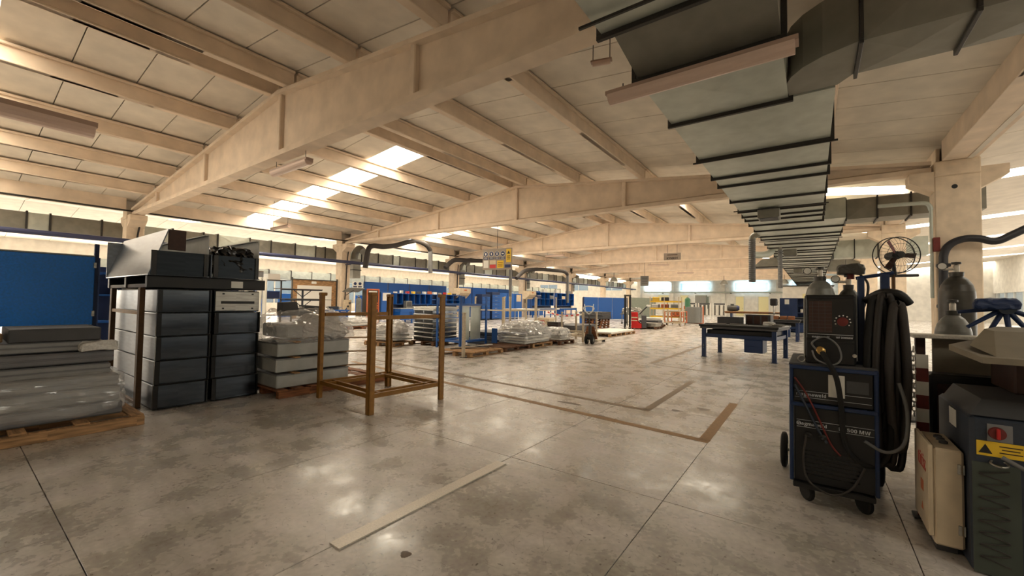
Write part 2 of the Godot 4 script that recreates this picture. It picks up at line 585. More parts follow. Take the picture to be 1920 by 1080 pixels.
# ---------- the shell
func build_shell():
	var fl := struct("floor")
	bl(fl, "subfloor", "joint", -49.0, 17.0, -0.4, -0.02, BACK_D - 0.5, WALL_D + 0.5, 0.0)
	# concrete slabs between saw cuts
	var xs := []
	var k := -7
	while -0.97 + 1.48 * k < 3.0:
		xs.append(-0.97 + 1.48 * k)
		k += 1
	var ds := []
	k = -2
	while 0.53 + 2.87 * k < 30.0:
		ds.append(0.53 + 2.87 * k)
		k += 1
	var g := 0.0025
	for i in xs.size() - 1:
		for j in ds.size() - 1:
			bl(fl, "slab", "floor", xs[i] + g, xs[i + 1] - g, -0.02, 0.0, ds[j] + g, ds[j + 1] - g, 0.002)
	for d in [[BACK_D, ds[0]], [ds[-1], 44.0], [44.0, WALL_D]]:
		bl(fl, "slab", "floor", xs[0] + g, xs[-1] - g, -0.02, 0.0, d[0], d[1] - g, 0.003)
	for j in range(0, 8):
		var d0 := BACK_D + j * 9.5
		var d1 := minf(d0 + 9.5, WALL_D)
		for q in [[-48.5, -36.0], [-36.0, -24.0], [-24.0, -17.5], [-17.5, xs[0]], [xs[-1], 16.5]]:
			bl(fl, "slab", "floor", q[0] + g, q[1] - g, -0.02, 0.0, d0 + g, d1 - g, 0.003)
	# far wall, with a row of high windows
	var fw := struct("wall_far")
	var wins := [[-44.0, -40.0], [-37.5, -33.5], [-31.0, -27.0], [-22.3, -19.3], [-17.4, -12.8], [-9.6, -5.2], [-2.5, 1.8]]
	bl(fw, "lower_wall", "wall", -49.0, 17.0, 0.0, 3.72, WALL_D, WALL_D + 0.3, 0.0)
	bl(fw, "upper_wall", "wall", -49.0, 17.0, 4.98, 8.2, WALL_D, WALL_D + 0.3, 0.0)
	var x0 := -49.0
	for q in wins:
		bl(fw, "pier", "wall", x0, q[0], 3.72, 4.98, WALL_D, WALL_D + 0.3, 0.0)
		x0 = q[1]
	bl(fw, "pier", "wall", x0, 17.0, 3.72, 4.98, WALL_D, WALL_D + 0.3, 0.0)
	for i in wins.size():
		var q = wins[i]
		var wn := struct("window_%d" % (i + 1))
		var wf := mb()
		for e in [[q[0], q[0] + 0.08, 3.72, 4.98], [q[1] - 0.08, q[1], 3.72, 4.98], [(q[0] + q[1]) / 2 - 0.05, (q[0] + q[1]) / 2 + 0.05, 3.72, 4.98], [q[0], q[1], 3.72, 3.80], [q[0], q[1], 4.90, 4.98]]:
			add_box(wf, Vector3((e[0] + e[1]) / 2, (e[2] + e[3]) / 2, -WALL_D - 0.08), Vector3(e[1] - e[0], e[3] - e[2], 0.10), 0.01)
		done(wn, "window_frame", wf, "white_frame")
		for s in 2:
			var a: float = lerpf(q[0], q[1], s * 0.5)
			bl(wn, "pane", "glass", a + 0.04, a + (q[1] - q[0]) / 2 - 0.04, 3.78, 4.92, WALL_D + 0.07, WALL_D + 0.09, 0.0)
	# pilasters of the far wall
	var k2 := 0
	for x in [-18.6, -11.1, -4.0, 2.9, -24.0]:
		bl(fw, "pilaster", "wall", x - 0.3, x + 0.3, 0.0, 7.4, WALL_D - 0.25, WALL_D, 0.02)
		k2 += 1
	# doors and glazed hatches in the far wall
	var dn := 1
	for q in [[-9.5, -8.25, 0.0, 2.9, "door_yellow"], [-6.55, -5.1, 0.0, 2.9, "door_yellow"], [-14.3, -12.95, 0.9, 2.9, "board_green"], [-17.4, -16.0, 1.9, 3.05, "door_yellow"], [-20.9, -19.0, 1.9, 3.05, "door_yellow"], [-2.8, -1.4, 2.0, 2.9, "door_yellow"]]:
		var dr := struct("door_%d" % dn)
		dn += 1
		bl(dr, "leaf", q[4], q[0] + 0.1, q[1] - 0.1, q[2], q[3] - 0.1, WALL_D - 0.06, WALL_D, 0.01)
		var df := mb()
		for e in [[q[0], q[0] + 0.1, q[2], q[3]], [q[1] - 0.1, q[1], q[2], q[3]], [q[0], q[1], q[3] - 0.1, q[3]]]:
			add_box(df, Vector3((e[0] + e[1]) / 2, (e[2] + e[3]) / 2, -WALL_D + 0.05), Vector3(e[1] - e[0], e[3] - e[2], 0.12), 0.01)
		done(dr, "door_frame", df, "white_frame")
		if q[2] == 0.0:
			rod(dr, "door_handle", "steel", w(q[1] - 0.3, 1.05, WALL_D - 0.1), w(q[1] - 0.18, 1.05, WALL_D - 0.1), 0.02, 6)
	# side and back walls
	var wl := struct("wall_left")
	bl(wl, "lower_wall", "wall", -49.0, -48.7, 0.0, 1.0, BACK_D, WALL_D, 0.0)
	bl(wl, "upper_wall", "wall", -49.0, -48.7, 4.4, 8.0, BACK_D, WALL_D, 0.0)
	for j in range(-1, 7):
		var d := BEAM0 + j * BAY
		bl(wl, "pier", "wall", -49.0, -48.7, 1.0, 4.4, d - 0.8, d + 0.8, 0.0)
		for e in 3:
			bl(wl, "mullion", "white_frame", -48.92, -48.78, 1.0, 4.4, d + 2.9 + e * 2.1 - 0.06, d + 2.9 + e * 2.1 + 0.06, 0.01)
		bl(wl, "pane", "glass", -48.87, -48.85, 1.0, 4.4, d + 0.8, d + BAY - 0.8, 0.0)
	var wr := struct("wall_right")
	bl(wr, "lower_wall", "wall", 16.5, 16.8, 0.0, 1.0, BACK_D, WALL_D, 0.0)
	bl(wr, "upper_wall", "wall", 16.5, 16.8, 3.3, 8.0, BACK_D, WALL_D, 0.0)
	var d2 := BACK_D
	while d2 < WALL_D:
		bl(wr, "mullion", "white_frame", 16.55, 16.75, 1.0, 3.3, d2, d2 + 0.12, 0.0)
		d2 += 2.4
	bl(wr, "pane", "glass", 16.66, 16.68, 1.0, 3.3, BACK_D, WALL_D, 0.0)
	var wb := struct("wall_back")
	bl(wb, "lower_wall", "wall", -49.0, 17.0, 0.0, 1.0, BACK_D - 0.3, BACK_D, 0.0)
	bl(wb, "upper_wall", "wall", -49.0, 17.0, 4.4, 8.0, BACK_D - 0.3, BACK_D, 0.0)
	for q in [[-49.0, -47.6], [-38.4, -36.6], [-27.4, -23.6], [-14.4, 17.0]]:
		bl(wb, "pier", "wall", q[0], q[1], 1.0, 4.4, BACK_D - 0.3, BACK_D, 0.0)
	for q in [[-47.6, -38.4], [-36.6, -27.4], [-23.6, -14.4]]:
		bl(wb, "pane", "glass", q[0], q[1], 1.0, 4.4, BACK_D - 0.16, BACK_D - 0.14, 0.0)

# ---------- roof: sheets, purlins and beams
func slope_box(p: Node, n: String, m: String, xa: float, ya: float, xb: float, yb: float, d0: float, d1: float, th: float, b := 0.02):
	if n == "roof_panel":
		d0 += 0.010
		d1 -= 0.010
		b = 0.004
	var len := Vector2(xb - xa, yb - ya).length()
	var ang := atan2(yb - ya, xb - xa)
	var up := Vector3(-sin(ang), cos(ang), 0) * th * 0.5
	bx(p, n, m, Vector3((xa + xb) / 2, (ya + yb) / 2, -(d0 + d1) / 2) + up, Vector3(len, th, d1 - d0), b, Vector3(0, 0, rad_to_deg(ang)))

func build_roof():
	var ce := struct("ceiling")
	var h := 0.45
	var left := -24.2
	var right := 3.1
	for i in range(0, 8):
		var b0 := BEAM0 + BAY * (i - 1)
		var ed := [b0]
		for k in 4: ed.append(b0 + (k + 1) * 4.35 / 4.0)
		ed.append(b0 + 5.60)
		for k in 4: ed.append(b0 + 5.60 + (k + 1) * 1.10)
		for k in ed.size() - 1:
			if ed[k] > WALL_D - 0.1 or ed[k + 1] < BACK_D: continue
			var sky := k == 4 and i < 7
			if sky:
				# translucent sheets show between the purlins on the left slope, and in the lowest field on the right
				slope_box(ce, "rooflight_sheet", "skylight", left, yt(left) + h, -11.2, yt(-11.2) + h, ed[k], ed[k + 1], 0.05)
				slope_box(ce, "roof_panel", "panel", -11.2, yt(-11.2) + h, RIDGE, yt(RIDGE) + h, ed[k], ed[k + 1], 0.08)
				slope_box(ce, "rooflight_sheet" if i > 1 else "roof_panel", "skylight" if i > 1 else "panel", RIDGE, yt(RIDGE) + h, 0.35, yt(0.35) + h, ed[k], ed[k + 1], 0.08)
				slope_box(ce, "rooflight_sheet" if i > 1 else "roof_panel", "skylight" if i > 1 else "panel", 0.35, yt(0.35) + h, right, yt(right) + h, ed[k], ed[k + 1], 0.05)
			else:
				slope_box(ce, "roof_panel", "panel", left, yt(left) + h, RIDGE, yt(RIDGE) + h, ed[k], ed[k + 1], 0.08)
				slope_box(ce, "roof_panel", "panel", RIDGE, yt(RIDGE) + h, right, yt(right) + h, ed[k], ed[k + 1], 0.08)
		# roofs of the two neighbouring halls
		for k in 5:
			var da: float = [b0, b0 + 2.2, b0 + 4.35, b0 + 5.6, b0 + 7.8][k]
			var db: float = [b0 + 2.2, b0 + 4.35, b0 + 5.6, b0 + 7.8, b0 + BAY][k]
			if da > WALL_D - 0.1: continue
			db = minf(db, WALL_D)
			var mm := "skylight" if k == 2 else "panel"
			var nn := "rooflight_sheet" if k == 2 else "roof_panel"
			slope_box(ce, nn, mm, left - 0.02, 5.85, -36.6, 7.0, da, db, 0.08)
			slope_box(ce, "roof_panel", "panel", -36.6, 7.0, -48.9, 5.8, da, db, 0.08)
			slope_box(ce, nn, mm, right + 0.02, 5.7, 16.7, 6.9, da, db, 0.08)
	# outer skin keeps the daylight out of the seams
	for q in [[left, yt(left) + h + 0.09, RIDGE, yt(RIDGE) + h + 0.09], [RIDGE, yt(RIDGE) + h + 0.09, right, yt(right) + h + 0.09], [-36.6, 7.1, left - 0.02, 5.95], [-48.9, 5.9, -36.6, 7.1], [right + 0.02, 5.8, 16.7, 7.0]]:
		slope_box(ce, "outer_skin", "joint", q[0], q[1], q[2], q[3], BACK_D, WALL_D, 0.05, 0.0)
	bl(ce, "wall_plate", "panel", -24.25, -24.15, 5.2, 6.1, BACK_D, WALL_D, 0.0)
	bl(ce, "wall_plate", "panel", 3.05, 3.15, 5.2, 6.0, BACK_D, WALL_D, 0.0)
	# purlins
	var xs := [-10.16, -10.94, -7.62, -13.5, -4.98, -16.06, -2.35, -18.62, 0.28, -21.2]
	var words := ["just right of the ridge", "just left of the ridge", "first down the right slope", "first down the left slope", "second down the right slope", "second down the left slope", "third down the right slope", "third down the left slope", "lowest on the right slope", "lowest on the left slope"]
	for i in range(0, 8):
		var d0 := BEAM0 + BAY * (i - 1) + 0.03
		var d1 := minf(BEAM0 + BAY * i - 0.03, WALL_D - 0.28)
		d0 = maxf(d0, BACK_D)
		var where := "in front of the nearest roof beam" if i == 0 else ("between the %s and %s roof beams" % [ORD[i - 1], ORD[i]] if i < 7 else "beyond the seventh roof beam")
		for k in xs.size():
			var t := thing("purlin", "cream concrete purlin %s, %s" % [words[k], where], "purlin", w(xs[k], yt(xs[k]) + 0.012, d0), 0.0, "roof purlins")
			var st := mb()
			var L := Vector3(0, 0, -(d1 - d0))
			add_prism(st, [Vector3(-0.06, 0.0, 0), Vector3(0.06, 0.0, 0), Vector3(0.07, 0.36, 0), Vector3(-0.07, 0.36, 0)], L)
			done(t, "web", st, "concrete")
			bx(t, "bottom_flange", "concrete", Vector3(0, 0.025, -(d1 - d0) / 2), Vector3(0.18, 0.05, d1 - d0 - 0.02), 0.01)
			bx(t, "top_flange", "concrete", Vector3(0, 0.37, -(d1 - d0) / 2), Vector3(0.30, 0.06, d1 - d0), 0.012)
	# tapered beams
	for i in 7:
		var d := BEAM0 + BAY * i
		var t := thing("roof_beam", "tapered cream concrete roof beam with vertical ribs, %s from the camera" % ORD[i], "beam", w(RIDGE, 5.0, d), 0.0, "tapered roof beams")
		for s in [-1.0, 1.0]:
			var st := mb()
			add_prism(st, [Vector3(0, 0.175, 0.05), Vector3(s * 13.0, 0.175, 0.05), Vector3(s * 13.0, yt(RIDGE + 13.0) - 5.06, 0.05), Vector3(0, 1.56, 0.05)], Vector3(0, 0, -0.10))
			done(t, "web", st, "concrete")
			var tf := mb()
			var e := yt(RIDGE + 13.0) - 5.0
			add_prism(tf, [Vector3(0, 1.62, 0.2), Vector3(s * 13.0, e, 0.2), Vector3(s * 13.0, e - 0.09, 0.2), Vector3(0, 1.53, 0.2)], Vector3(0, 0, -0.4))
			done(t, "top_flange", tf, "concrete")
		var bf := mb()
		add_prism(bf, [Vector3(-13.0, 0, 0.17), Vector3(-13.0, 0.125, 0.17), Vector3(-13.0, 0.125, -0.17), Vector3(-13.0, 0, -0.17)], Vector3(26.0, 0, 0))
		done(t, "bottom_flange", bf, "concrete")
		bx(t, "neck", "concrete", Vector3(0, 0.15, 0), Vector3(26.0, 0.052, 0.04), 0.0)
		for x in [-9.8, -4.9, 0.0, 4.9, 9.8]:
			bx(t, "rib", "concrete", Vector3(x, (yt(RIDGE + x) - 5.0) / 2 + 0.03, 0), Vector3(0.14, yt(RIDGE + x) - 5.0 - 0.16, 0.30), 0.02)

func build_columns():
	for side in 2:
		for i in range(0, 7):
			var d := BEAM0 + BAY * i
			var x := 2.88 if side else -23.98
			var nm := ("%s concrete column of the right row" % ORD[i].capitalize() if side else "%s concrete column of the left row" % ORD[i].capitalize()) + (", holed near its bracketed head" if side and i == 1 else ", carrying a roof beam")
			var t := thing("concrete_column", nm, "column", w(x, 0, d), 0.0, "concrete columns")
			bx(t, "shaft", "concrete_rough", Vector3(0, 2.42, 0), Vector3(0.80 if side else 0.62, 4.84, 0.6), 0.02)
			bx(t, "head", "concrete_rough", Vector3(0, 5.03, 0), Vector3(0.80 if side else 0.62, 0.38, 0.62), 0.02)
			for s in [-1.0, 1.0]:
				var st := mb()
				var x0 := 0.38 if side else 0.30
				add_prism(st, [Vector3(s * x0, 4.45, 0.28), Vector3(s * (x0 + 0.48), 4.75, 0.28), Vector3(s * (x0 + 0.48), 4.98, 0.28), Vector3(s * x0, 4.98, 0.28)], Vector3(0, 0, -0.56))
				done(t, "bracket", st, "concrete_rough")
			if side and i == 1:
				rod(t, "bolt_hole", "black", Vector3(-0.05, 4.55, 0.305), Vector3(-0.05, 4.55, 0.29), 0.055, 14)
	for side in 2:
		for i in range(0, 8):
			var d0 := maxf(BEAM0 + BAY * (i - 1) + 0.32, BACK_D)
			var d1 := minf(BEAM0 + BAY * i - 0.32, WALL_D - 0.26)
			var x := 2.93 if side else -24.03
			var t := thing("gutter_beam", "cream concrete edge beam along the %s column row, %s" % ["right" if side else "left", "in front of the nearest columns" if i == 0 else ("between its %s and %s columns" % [ORD[i - 1], ORD[i]] if i < 7 else "beyond its seventh column")], "beam", w(x, 5.21, d0), 0.0, "edge beams over the columns")
			var L := d1 - d0
			var st := mb()
			add_box(st, Vector3(-0.28, 0.28, -L / 2), Vector3(0.08, 0.56, L), 0.012)
			add_box(st, Vector3(0.28, 0.28, -L / 2), Vector3(0.08, 0.56, L), 0.012)
			done(t, "side_wall", st, "concrete")
			bx(t, "soffit", "concrete", Vector3(0, 0.05, -L / 2), Vector3(0.62, 0.1, L), 0.015)

# ---------- sheet-metal ducts, pipes and lamps
func duct_flange(p: Node, x0: float, x1: float, y0: float, y1: float, d: float, o := 0.055, th := 0.05):
	var st := mb()
	add_box(st, w((x0 + x1) / 2, y0 - o / 2, d), Vector3(x1 - x0 + 2 * o, o, th), 0.004)
	add_box(st, w((x0 + x1) / 2, y1 + o / 2, d), Vector3(x1 - x0 + 2 * o, o, th), 0.004)
	add_box(st, w(x0 - o / 2, (y0 + y1) / 2, d), Vector3(o, y1 - y0, th), 0.004)
	add_box(st, w(x1 + o / 2, (y0 + y1) / 2, d), Vector3(o, y1 - y0, th), 0.004)
	done(p, "flange", st, "flange")

# a section of duct whose broad faces are cross-broken, as sheet metal is stiffened
func duct_box(p: Node, m: String, x0: float, x1: float, y0: float, y1: float, d0: float, d1: float, dent := 0.03):
	var st := mb()
	var c := w((x0 + x1) / 2, (y0 + y1) / 2, (d0 + d1) / 2)
	var V := [w(x0, y0, d0), w(x1, y0, d0), w(x1, y0, d1), w(x0, y0, d1), w(x0, y1, d0), w(x1, y1, d0), w(x1, y1, d1), w(x0, y1, d1)]
	for f in [[0, 1, 2, 3], [4, 5, 6, 7], [0, 1, 5, 4], [1, 2, 6, 5], [2, 3, 7, 6], [3, 0, 4, 7]]:
		var mid := Vector3.ZERO
		for k in f: mid += V[k] * 0.25
		mid += (mid - c).normalized() * dent
		for k in 4: poly(st, [V[f[k]], V[f[(k + 1) % 4]], mid], c)
	return done(p, "duct_section", st, m)

func plan_duct(p: Node, n: String, m: String, pts: Array, y0: float, y1: float):
	var st := mb()
	var q := []
	for a in pts: q.append(w(a[0], y0, a[1]))
	add_prism(st, q, Vector3(0, y1 - y0, 0))
	return done(p, n, st, m)

func fluorescent(label: String, a: Vector3, b: Vector3, r: float, hang: float):
	var t := thing("strip_lamp", label, "lamp")
	var mid := (a + b) / 2
	var dir := (b - a).normalized()
	var f := Transform3D(frame_at(dir), mid)
	var st := mb()
	var L := (b - a).length()
	var prof := [Vector3(-r, r * 0.9, 0), Vector3(r, r * 0.9, 0), Vector3(r * 0.95, 0.3 * r, 0), Vector3(-r * 0.95, 0.3 * r, 0)]
	var q := []
	for v in prof: q.append(v - Vector3(0, 0, L / 2))
	add_prism(st, q, Vector3(0, 0, L), f)
	done(t, "housing", st, "lamp_body")
	var s2 := mb()
	q = []
	for k in 9:
		var an := PI + PI * k / 8.0
		q.append(Vector3(cos(an) * r * 1.15, 0.3 * r + sin(an) * r * 1.2, -L / 2 + 0.03))
	add_prism(s2, q, Vector3(0, 0, L - 0.06), f)
	done(t, "diffuser", s2, "lamp_lens")
	for s in ([-0.4, 0.4] if r < 0.15 else [-0.0, 0.45]):
		var p0: Vector3 = mid + dir * L * s + Vector3(0, r * 0.9, 0)
		rod(t, "hanger", "cable", p0, p0 + Vector3(0, hang if hang > 0.0 else yt(p0.x) + 0.455 - p0.y, 0), 0.007, 6)
	return t

func build_ducts():
	# --- the wide duct overhead on the right
	var t := thing("main_duct", "wide galvanised flanged ventilation duct running overhead on the right", "duct")
	var y0 := 4.3
	var y1 := 4.93
	var ed := [-4.0, -1.0, 0.8, 2.4, 3.9, 4.93, 6.5, 8.4, 9.8, 10.56, 12.3, 13.76, 14.6, 15.3, 16.3]
	for i in ed.size() - 1:
		var xr := -0.25 if ed[i] < 6.0 else 0.24
		if i == 4:
			var st := mb()
			add_prism(st, [w(-1.72, y0 + 0.18, ed[i]), w(-1.72, y0, ed[i + 1]), w(-1.72, y1, ed[i + 1]), w(-1.72, y1, ed[i])], Vector3(xr + 1.72, 0, 0))
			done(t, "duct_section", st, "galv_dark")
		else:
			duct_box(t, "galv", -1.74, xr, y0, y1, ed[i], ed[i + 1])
		duct_flange(t, -1.74, xr, y0, y1, ed[i + 1])
	var d := 16.3
	var k := 0
	while d < 66.0:
		var n: float = d + [1.35, 1.55, 0.9, 1.7][k % 4]
		duct_box(t, "galv", -1.72, 0.83, y0, y1, d, n)
		duct_flange(t, -1.72, 0.83, y0, y1, n)
		d = n
		k += 1
	for v in [[-1.0, 13.75, 0.52], [-0.9, 24.4, 0.55], [-0.9, 37.3, 0.55]]:
		var g := bl(t, "outlet", "galv_dark", v[0] - v[2] / 2, v[0] + v[2] / 2, y0 - 0.30, y0 - 0.035, v[1] - 0.3, v[1] + 0.3, 0.01)
		bl(g, "grille", "black", -v[2] / 2 + 0.04, v[2] / 2 - 0.04, -0.142, -0.133, -0.26, 0.26, 0.0)
	for dd in [3.2, 8.0, 13.0, 20.0, 28.0]:
		var g := bl(t, "hanger", "flange", -1.85, 0.34 if dd < 16.0 and dd > 6.0 else (-0.15 if dd < 6.0 else 0.93), y0 - 0.075, y0 - 0.046, dd + 0.385, dd + 0.415, 0.003)
		g.name = "hanger"
	# branches that turn off to the right
	var b := thing("branch_duct", "dark elbow branch of the overhead duct nearest the camera, turning right", "duct", Vector3.ZERO, 0.0, "branch ducts")
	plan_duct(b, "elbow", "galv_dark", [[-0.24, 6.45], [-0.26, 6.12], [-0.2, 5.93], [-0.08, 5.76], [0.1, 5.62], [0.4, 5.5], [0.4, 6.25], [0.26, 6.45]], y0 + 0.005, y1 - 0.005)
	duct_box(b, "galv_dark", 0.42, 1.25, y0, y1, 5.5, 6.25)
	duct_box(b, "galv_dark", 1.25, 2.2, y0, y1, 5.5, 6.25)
	for x in [0.42, 1.25]:
		var st := mb()
		add_box(st, w(x, y0 - 0.022, 5.875), Vector3(0.035, 0.045, 0.84), 0.004)
		add_box(st, w(x, (y0 + y1) / 2, 5.478), Vector3(0.035, y1 - y0, 0.045), 0.004)
		add_box(st, w(x, (y0 + y1) / 2, 6.272), Vector3(0.035, y1 - y0, 0.045), 0.004)
		done(b, "flange", st, "flange")
	b = thing("branch_duct", "dark duct elbow turning right beside the second right column", "duct", Vector3.ZERO, 0.0, "branch ducts")
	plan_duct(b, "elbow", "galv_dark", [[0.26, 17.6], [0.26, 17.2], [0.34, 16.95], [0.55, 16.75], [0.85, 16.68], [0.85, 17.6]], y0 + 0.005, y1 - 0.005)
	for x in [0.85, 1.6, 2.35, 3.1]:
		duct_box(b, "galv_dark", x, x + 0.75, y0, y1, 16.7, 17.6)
		bl(b, "flange", "flange", x - 0.02, x + 0.02, y0 - 0.05, y1 + 0.04, 16.65, 17.65, 0.004)
	b = thing("branch_duct", "pale square branch duct behind the standing fan", "duct", Vector3.ZERO, 0.0, "branch ducts")
	for x in [0.85, 1.7, 2.6, 3.5]:
		duct_box(b, "galv", x, x + 0.87, y0 - 0.25, y1, 27.0, 28.0)
		bl(b, "flange", "flange", x - 0.02, x + 0.02, y0 - 0.3, y1 + 0.04, 26.95, 28.05, 0.004)
	b = thing("branch_duct", "farther square branch duct low behind the cylinder gauges", "duct", Vector3.ZERO, 0.0, "branch ducts")
	for x in [0.85, 1.8]:
		duct_box(b, "galv_dark", x, x + 0.93, y0 - 0.3, y1, 36.0, 37.0)
	# hanging flexible tubes at the duct
	for q in [[-1.95, 18.85, 4.15, 2.46, 0.13, "long grey corrugated hose hanging from the overhead duct"], [-1.25, 23.2, 4.2, 2.38, 0.10, "short grey tube hanging under the overhead duct farther back"]]:
		b = thing("hanging_hose", q[5], "hose")
		var pr := []
		var yy: float = q[3]
		while yy < q[2]:
			pr.append(Vector2(q[4], yy))
			pr.append(Vector2(q[4] * 0.86, yy + 0.04))
			yy += 0.08
		lathe(b, "corrugated_tube", "hose_grey", pr, w(q[0], 0, q[1]), 14)
		hose(b, "elbow", "galv_dark", [w(q[0], q[2] - 0.02, q[1]), w(q[0] + 0.05, q[2] + 0.14, q[1]), w(q[0] + 0.25, q[2] + 0.2, q[1])], q[4] * 0.95, 10, 4)
	b = thing("extraction_elbow", "open galvanised pipe elbow on the left edge of the overhead duct", "pipe")
	hose(b, "pipe", "galv", [w(-2.35, 4.0, 23.0), w(-2.1, 4.0, 23.4), w(-1.75, 4.1, 23.8), w(-1.6, 4.35, 24.0)], 0.16, 12, 5)
	rod(b, "mouth", "black", w(-2.352, 4.0, 22.995), w(-2.36, 4.0, 22.985), 0.14, 12)
	b = thing("hood", "grey sheet-metal extraction hood under the overhead duct", "hood")
	var hs := mb()
	add_prism(hs, [w(-2.8, 3.75, 27.5), w(-1.4, 3.75, 27.5), w(-1.7, 4.28, 27.5), w(-2.4, 4.15, 27.5)], Vector3(0, 0, -1.0))
	done(b, "canopy", hs, "galv_dark")
	bl(b, "lip", "flange", -2.83, -1.37, 3.70, 3.76, 27.45, 28.55, 0.006)
	# --- duct along the left columns
	t = thing("side_duct", "grey flanged duct running behind the left column row", "duct")
	d = BACK_D + 0.1
	k = 0
	while d < 66.0:
		var n: float = d + [1.25, 0.62, 1.5, 1.1, 1.35][k % 5]
		duct_box(t, "galv_dark" if k % 3 else "galv", -25.7, -24.85, 4.1, 4.75, d, n)
		duct_flange(t, -25.7, -24.85, 4.1, 4.75, n, 0.05, 0.06)
		d = n
		k += 1
	for i in 4:
		var dd := 15.5 + 10.0 * i
		b = thing("drop_duct", "dark vertical duct dropping beside the %s left column" % ORD[i + 1], "duct", Vector3.ZERO, 0.0, "drop ducts")
		plan_duct(b, "drop", "galv_dark", [[-24.845, dd], [-23.9, dd], [-23.9, dd + 0.55], [-24.845, dd + 0.55]], 2.9, 4.13)
		hose(b, "round_elbow", "galv_dark", [w(-24.3, 4.05, dd + 0.3), w(-24.1, 4.6, dd + 0.3), w(-23.7, 4.8, dd + 0.3), w(-23.3, 4.6, dd + 0.3)], 0.22, 12, 5)
		bl(b, "flange", "flange", -24.84, -23.86, 3.4, 3.46, dd - 0.04, dd + 0.59, 0.004)
	t = thing("hall_duct", "pale duct far back in the left neighbouring hall", "duct")
	d = -4.0
	k = 0
	while d < 64.0:
		duct_box(t, "galv", -37.0, -36.2, 3.1, 3.85, d, d + 1.8)
		duct_flange(t, -37.0, -36.2, 3.1, 3.85, d + 1.8, 0.05, 0.05)
		d += 1.8
		k += 1
	# --- pipes
	t = thing("blue_pipe", "dark blue pipe running along the left column row", "pipe")
	rod(t, "pipe", "pipe_blue", w(-23.25, 3.83, -5.0), w(-23.25, 3.80, 66.0), 0.10, 14)
	for i in 7:
		bl(t, "bracket", "pipe_blue", -23.66, -23.2, 3.66, 3.72, BEAM0 + 10.0 * i - 0.06, BEAM0 + 10.0 * i + 0.06, 0.006)
	t = thing("conduit", "thin dark conduit under the left edge beam", "conduit")
	rod(t, "pipe", "cable", w(-23.45, 5.14, -5.0), w(-23.45, 5.14, 66.0), 0.035, 8)
	for i in 5:
		var dd := BEAM0 + 10.0 * i
		t = thing("column_cable", "dark cable running down the %s left column" % ORD[i], "cable", Vector3.ZERO, 0.0, "column cables")
		hose(t, "cable", "cable", [w(-23.55, 5.05, dd + 0.15), w(-23.6, 4.6, dd + 0.12), w(-23.62, 3.9, dd + 0.05), w(-23.62, 2.2, dd), w(-23.62, 1.4, dd - 0.05)], 0.035, 6, 4)
	t = thing("wall_pipe", "grey pipe along the far wall under its windows", "pipe")
	rod(t, "pipe", "galv", w(-23.0, 3.42, 69.5), w(-3.4, 3.42, 69.5), 0.11, 10)
	for x in [-20.0, -15.0, -10.0, -5.0]:
		bl(t, "bracket", "galv_dark", x - 0.06, x + 0.06, 3.22, 3.32, 69.4, 70.0, 0.005)
	# --- fume extraction arms hanging by the left columns
	t = thing("fume_hose", "dark sagging extraction hose by the second left column", "hose", Vector3.ZERO, 0.0, "fume hoses")
	hose(t, "hose", "hose_dark", [w(-22.6, 3.5, 15.5), w(-22.5, 4.57, 15.6), w(-22.4, 4.9, 15.85), w(-22.3, 4.93, 16.6), w(-22.3, 5.15, 17.6), w(-22.3, 5.48, 18.57), w(-22.3, 5.65, 19.41), w(-22.3, 5.45, 20.25), w(-22.3, 5.1, 20.62)], 0.16, 10, 6)
	hose(t, "drop_tube", "hose_grey", [w(-22.3, 5.1, 20.62), w(-22.3, 4.35, 20.64), w(-22.3, 3.5, 20.67)], 0.15, 10, 3)
	t = thing("fume_hose", "dark curved extraction hose by the third left column", "hose", Vector3.ZERO, 0.0, "fume hoses")
	hose(t, "hose", "hose_dark", [w(-22.3, 4.0, 22.15), w(-22.3, 4.45, 22.71), w(-22.3, 4.70, 23.34), w(-22.3, 4.76, 24.81), w(-22.0, 4.85, 26.2), w(-20.6, 4.7, 27.2), w(-20.0, 4.35, 27.3)], 0.17, 10, 6)
	rod(t, "drop_tube", "hose_grey", w(-20.0, 4.4, 27.3), w(-20.0, 1.6, 27.3), 0.13, 12)
	t = thing("fume_hose", "dark extraction hose with a long drop by the fourth left column", "hose", Vector3.ZERO, 0.0, "fume hoses")
	hose(t, "hose", "hose_dark", [w(-21.4, 3.62, 30.1), w(-21.4, 4.39, 31.5), w(-21.3, 4.68, 33.76), w(-21.2, 4.75, 36.2), w(-21.2, 4.78, 38.4), w(-21.2, 4.52, 39.2)], 0.18, 10, 6)
	rod(t, "support_rod", "cable", w(-21.26, 4.78, 34.85), w(-21.26, 5.0, 34.85), 0.03, 6)
	rod(t, "drop_tube", "hose_grey", w(-21.2, 4.6, 39.24), w(-21.2, 1.5, 39.3), 0.14, 12)
	# --- strip lamps
	fluorescent("pale strip lamp hanging crosswise under the overhead duct", w(-2.10, 4.13, 4.9), w(-0.10, 4.13, 4.9), 0.085, 0.08)
	fluorescent("long brown strip lamp at the left edge, under the near ceiling", w(-11.4, 4.75, 1.68), w(-11.3, 4.75, -0.9), 0.16, -1.0)
	fluorescent("strip lamp hung under the nearest beam", w(-11.2, 4.72, 4.9), w(-9.4, 4.72, 4.9), 0.09, 0.2)
	fluorescent("short dark strip lamp between the nearest beam and the duct", w(-3.15, 5.75, 6.6), w(-2.8, 5.75, 6.7), 0.05, -1.0)
